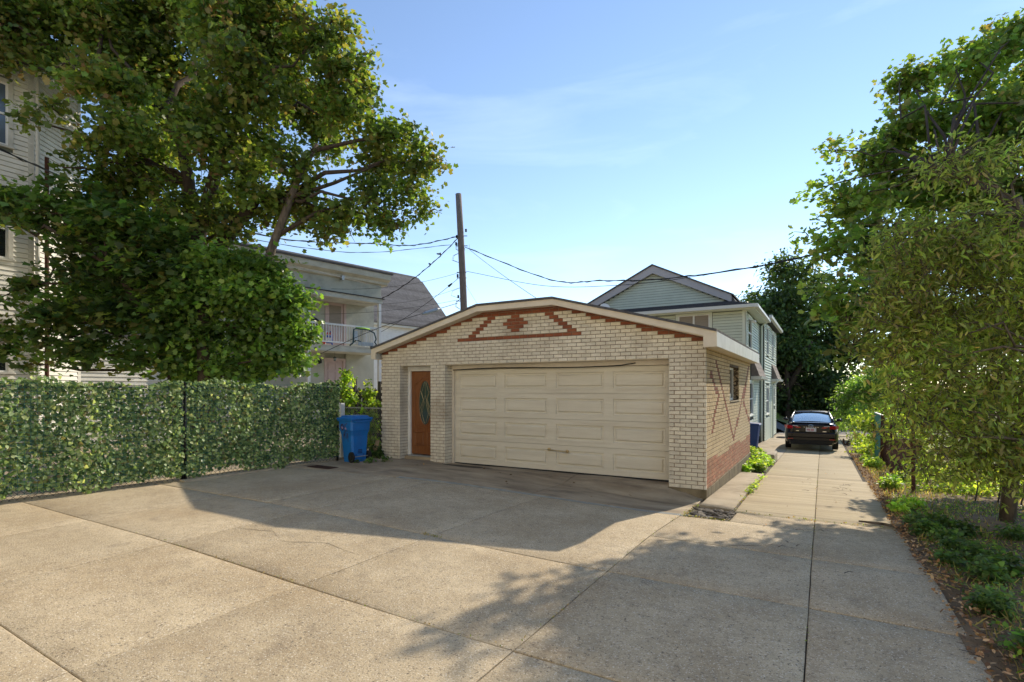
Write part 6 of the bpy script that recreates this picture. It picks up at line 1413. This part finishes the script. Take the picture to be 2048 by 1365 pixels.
MB().bbox(-.80,.80,-.012,.10,.50,.70,.03).obj('bumper', M['car_paint'], car, True)
MB().bbox(-.62,.62,.0,.06,.72,.985,.02).obj('boot_panel', M['car_paint'], car, True)
pl_ = MB().box(-.17,.17,-.022,-.0,.735,.875).obj('number_plate', M['plate'], car, True)
mb = MB(); x = -.13
for k in range(7):
    if k == 3: x += .02; 
    if k != 3: mb.box(x,x+.026,-.025,-.0225,.775,.84); x += .036
mb.box(-.08,.08,-.025,-.0225,.75,.76); mb.obj('plate_print', M['plate_red'], pl_, True)
em = MB(); 
def oval(mb, cx, cz, rx, rz, r=.006, y=-.03): mb.tube([(cx+rx*math.cos(2*PI*i/18), y, cz+rz*math.sin(2*PI*i/18)) for i in range(19)], r, 5, caps=False)
oval(em, 0, .955, .075, .048); oval(em, 0, .955, .026, .046, .005); oval(em, 0, .972, .055, .022, .005); em.obj('emblem', M['chrome'], car, True)
bd = MB(); [bd.box(-.24+i*.075,-.20+i*.075,-.008,.0,.892,.908) for i in range(7)]; bd.box(-.50,-.40,-.018,-.01,.745,.77); bd.box(.38,.50,-.018,-.01,.735,.765); bd.obj('boot_badges', M['chrome'], car, True)

# ---------------------------------------------------------------- right fence remnants
rfz = thing('rusty_fence', 'rusty broken chain link fence with leaning posts along the right strip', 'fence', (1.6, 16, -.5))
for x, y, h, lean, r in ((1.56,19.7,1.45,.03,.05),(1.54,16.9,1.25,0,.03),(1.55,13.05,1.45,-.01,.035),(1.6,23.5,1.2,.02,.03)):
    g = gz(x, y); MB().tube([(x,y,g-.1),(x+lean,y,g+h)], r, 8).obj('fence_post', M['rust'], rfz)
for z in (.55,): MB().tube([(1.56,19.7,z-.1),(1.54,16.9,z)], .015, 6).tube([(1.54,16.9,z),(1.55,13.05,z+.12)], .012, 6).obj('fence_rail', M['rust'], rfz)
mb = MB()
for i in range(60):
    y = 16.95 + i*.09
    for dr in (1, -1):
        a, b_ = (y, -.45), (y+.9*dr, .45)
        if 16.9 <= b_[0] <= 19.7 and y <= 19.7: mb.tube([(1.55,a[0],a[1]),(1.55,b_[0],b_[1])], .004, 3, caps=False)
mb.obj('chain_link_mesh', M['rust'], rfz, kind='stuff')
tag(MB().bbox(1.575,1.60,19.8,22.6,-.62,.86,.004).obj('teal_panel', M['teal_panel']), 'upright teal plastic fence panel half covered in vine', 'panel')
tag(MB().bbox(1.56,1.64,19.75,22.65,.862,.90,.006).obj('panel_cap', M['galv']), 'pale metal cap along the top of the teal panel', 'panel cap')
for i, (x, y, h, rz, lab) in enumerate(((1.75,16.3,.62,.3,'wide red brown board leaning beside the middle rusty post'),(1.9,16.9,.85,.1,'taller dark brown board standing behind the leaning red one'),(2.0,15.7,.4,.6,'low brown plank lying against the fence boards'))):
    o = MB().hexa([(-.3,0,0),(.3,0,0),(.3,.03,0),(-.3,.03,0)], [(-.24,.35,h),(.36,.35,h),(.36,.38,h),(-.24,.38,h)]).obj('old_board', M['old_board']); o.location = (x, y, gz(x,y)); o.rotation_euler = (0,0,rz); tag(o, lab, 'board', 'old boards behind the rusty fence')
tag(MB().lathe([(.10,0),(.13,.22),(.135,.23),(.11,.22)], 0, 0, 12).xf(Matrix.Translation((2.0,21.0,gz(2,21)+.45))).obj('red_bucket', M['red_toy']), 'small orange red bucket seen through the rusty fence', 'bucket')
tag(MB().box(1.7,2.6,20.5,21.5,-.6,gz(2,21)+.45).obj('crate_stack', M['pale_trim']), 'pale stacked junk crates under the red bucket behind the fence', 'crates')
# squirrel on the drive edge
sq = thing('squirrel', 'small brown squirrel sitting on the sunlit drive beside the parked car', 'squirrel', (.93, 27.2, gz(.9,27.2)), math.radians(0))
sk = bpy.data.meshes.new('squirrel_body')
jv = [((0,0,.10),.062),((.03,0,.17),.055),((.055,0,.235),.036),((.075,0,.275),.040),((.115,0,.27),.022),((.07,.045,.13),.018),((.10,.03,.14),.012),((.07,-.045,.13),.018),((.10,-.03,.14),.012),
      ((.0,.055,.05),.035),((.07,.06,.015),.016),((.0,-.055,.05),.035),((.07,-.06,.015),.016),((-.07,0,.05),.03),((-.13,0,.10),.045),((-.15,0,.19),.055),((-.13,0,.27),.05),((-.17,0,.32),.025),((.065,.022,.315),.010),((.065,-.022,.315),.010)]
je = [(0,1),(1,2),(2,3),(3,4),(1,5),(5,6),(1,7),(7,8),(0,9),(9,10),(0,11),(11,12),(0,13),(13,14),(14,15),(15,16),(16,17),(3,18),(3,19)]
sk.from_pydata([j[0] for j in jv], je, []); so = bpy.data.objects.new('body', sk); put(so, sq, True); sk.materials.append(M['fur'])
sm = so.modifiers.new('skin', 'SKIN')
for i, j in enumerate(jv): sk.skin_vertices[0].data[i].radius = (j[1], j[1]*.85)
sk.skin_vertices[0].data[0].use_root = True
ss = so.modifiers.new('smooth', 'SUBSURF'); ss.levels = ss.render_levels = 1
sq.rotation_euler = (0, 0, 0)
# drain cover and utility cap by the green house
tag(MB().lathe([(.28,0),(.30,.03),(.22,.08),(.05,.09)], 0, 0, 12).xf(Matrix.Translation((-1.85,31.5,gz(-1.85,31.5)))).obj('valve_cover', M['shingle']), 'low dark round cover on the ground by the green house corner', 'cover')
tag(MB().tube([(.95,8.95,gz(.9,9)+.03),(.75,9.1,gz(.8,9)+.03),(.45,9.15,gz(.5,9)+.025)], [.018,.022,.012], 6).obj('fallen_stick', M['pale_bark']), 'pale broken stick lying across the edge of the drive slab', 'stick')
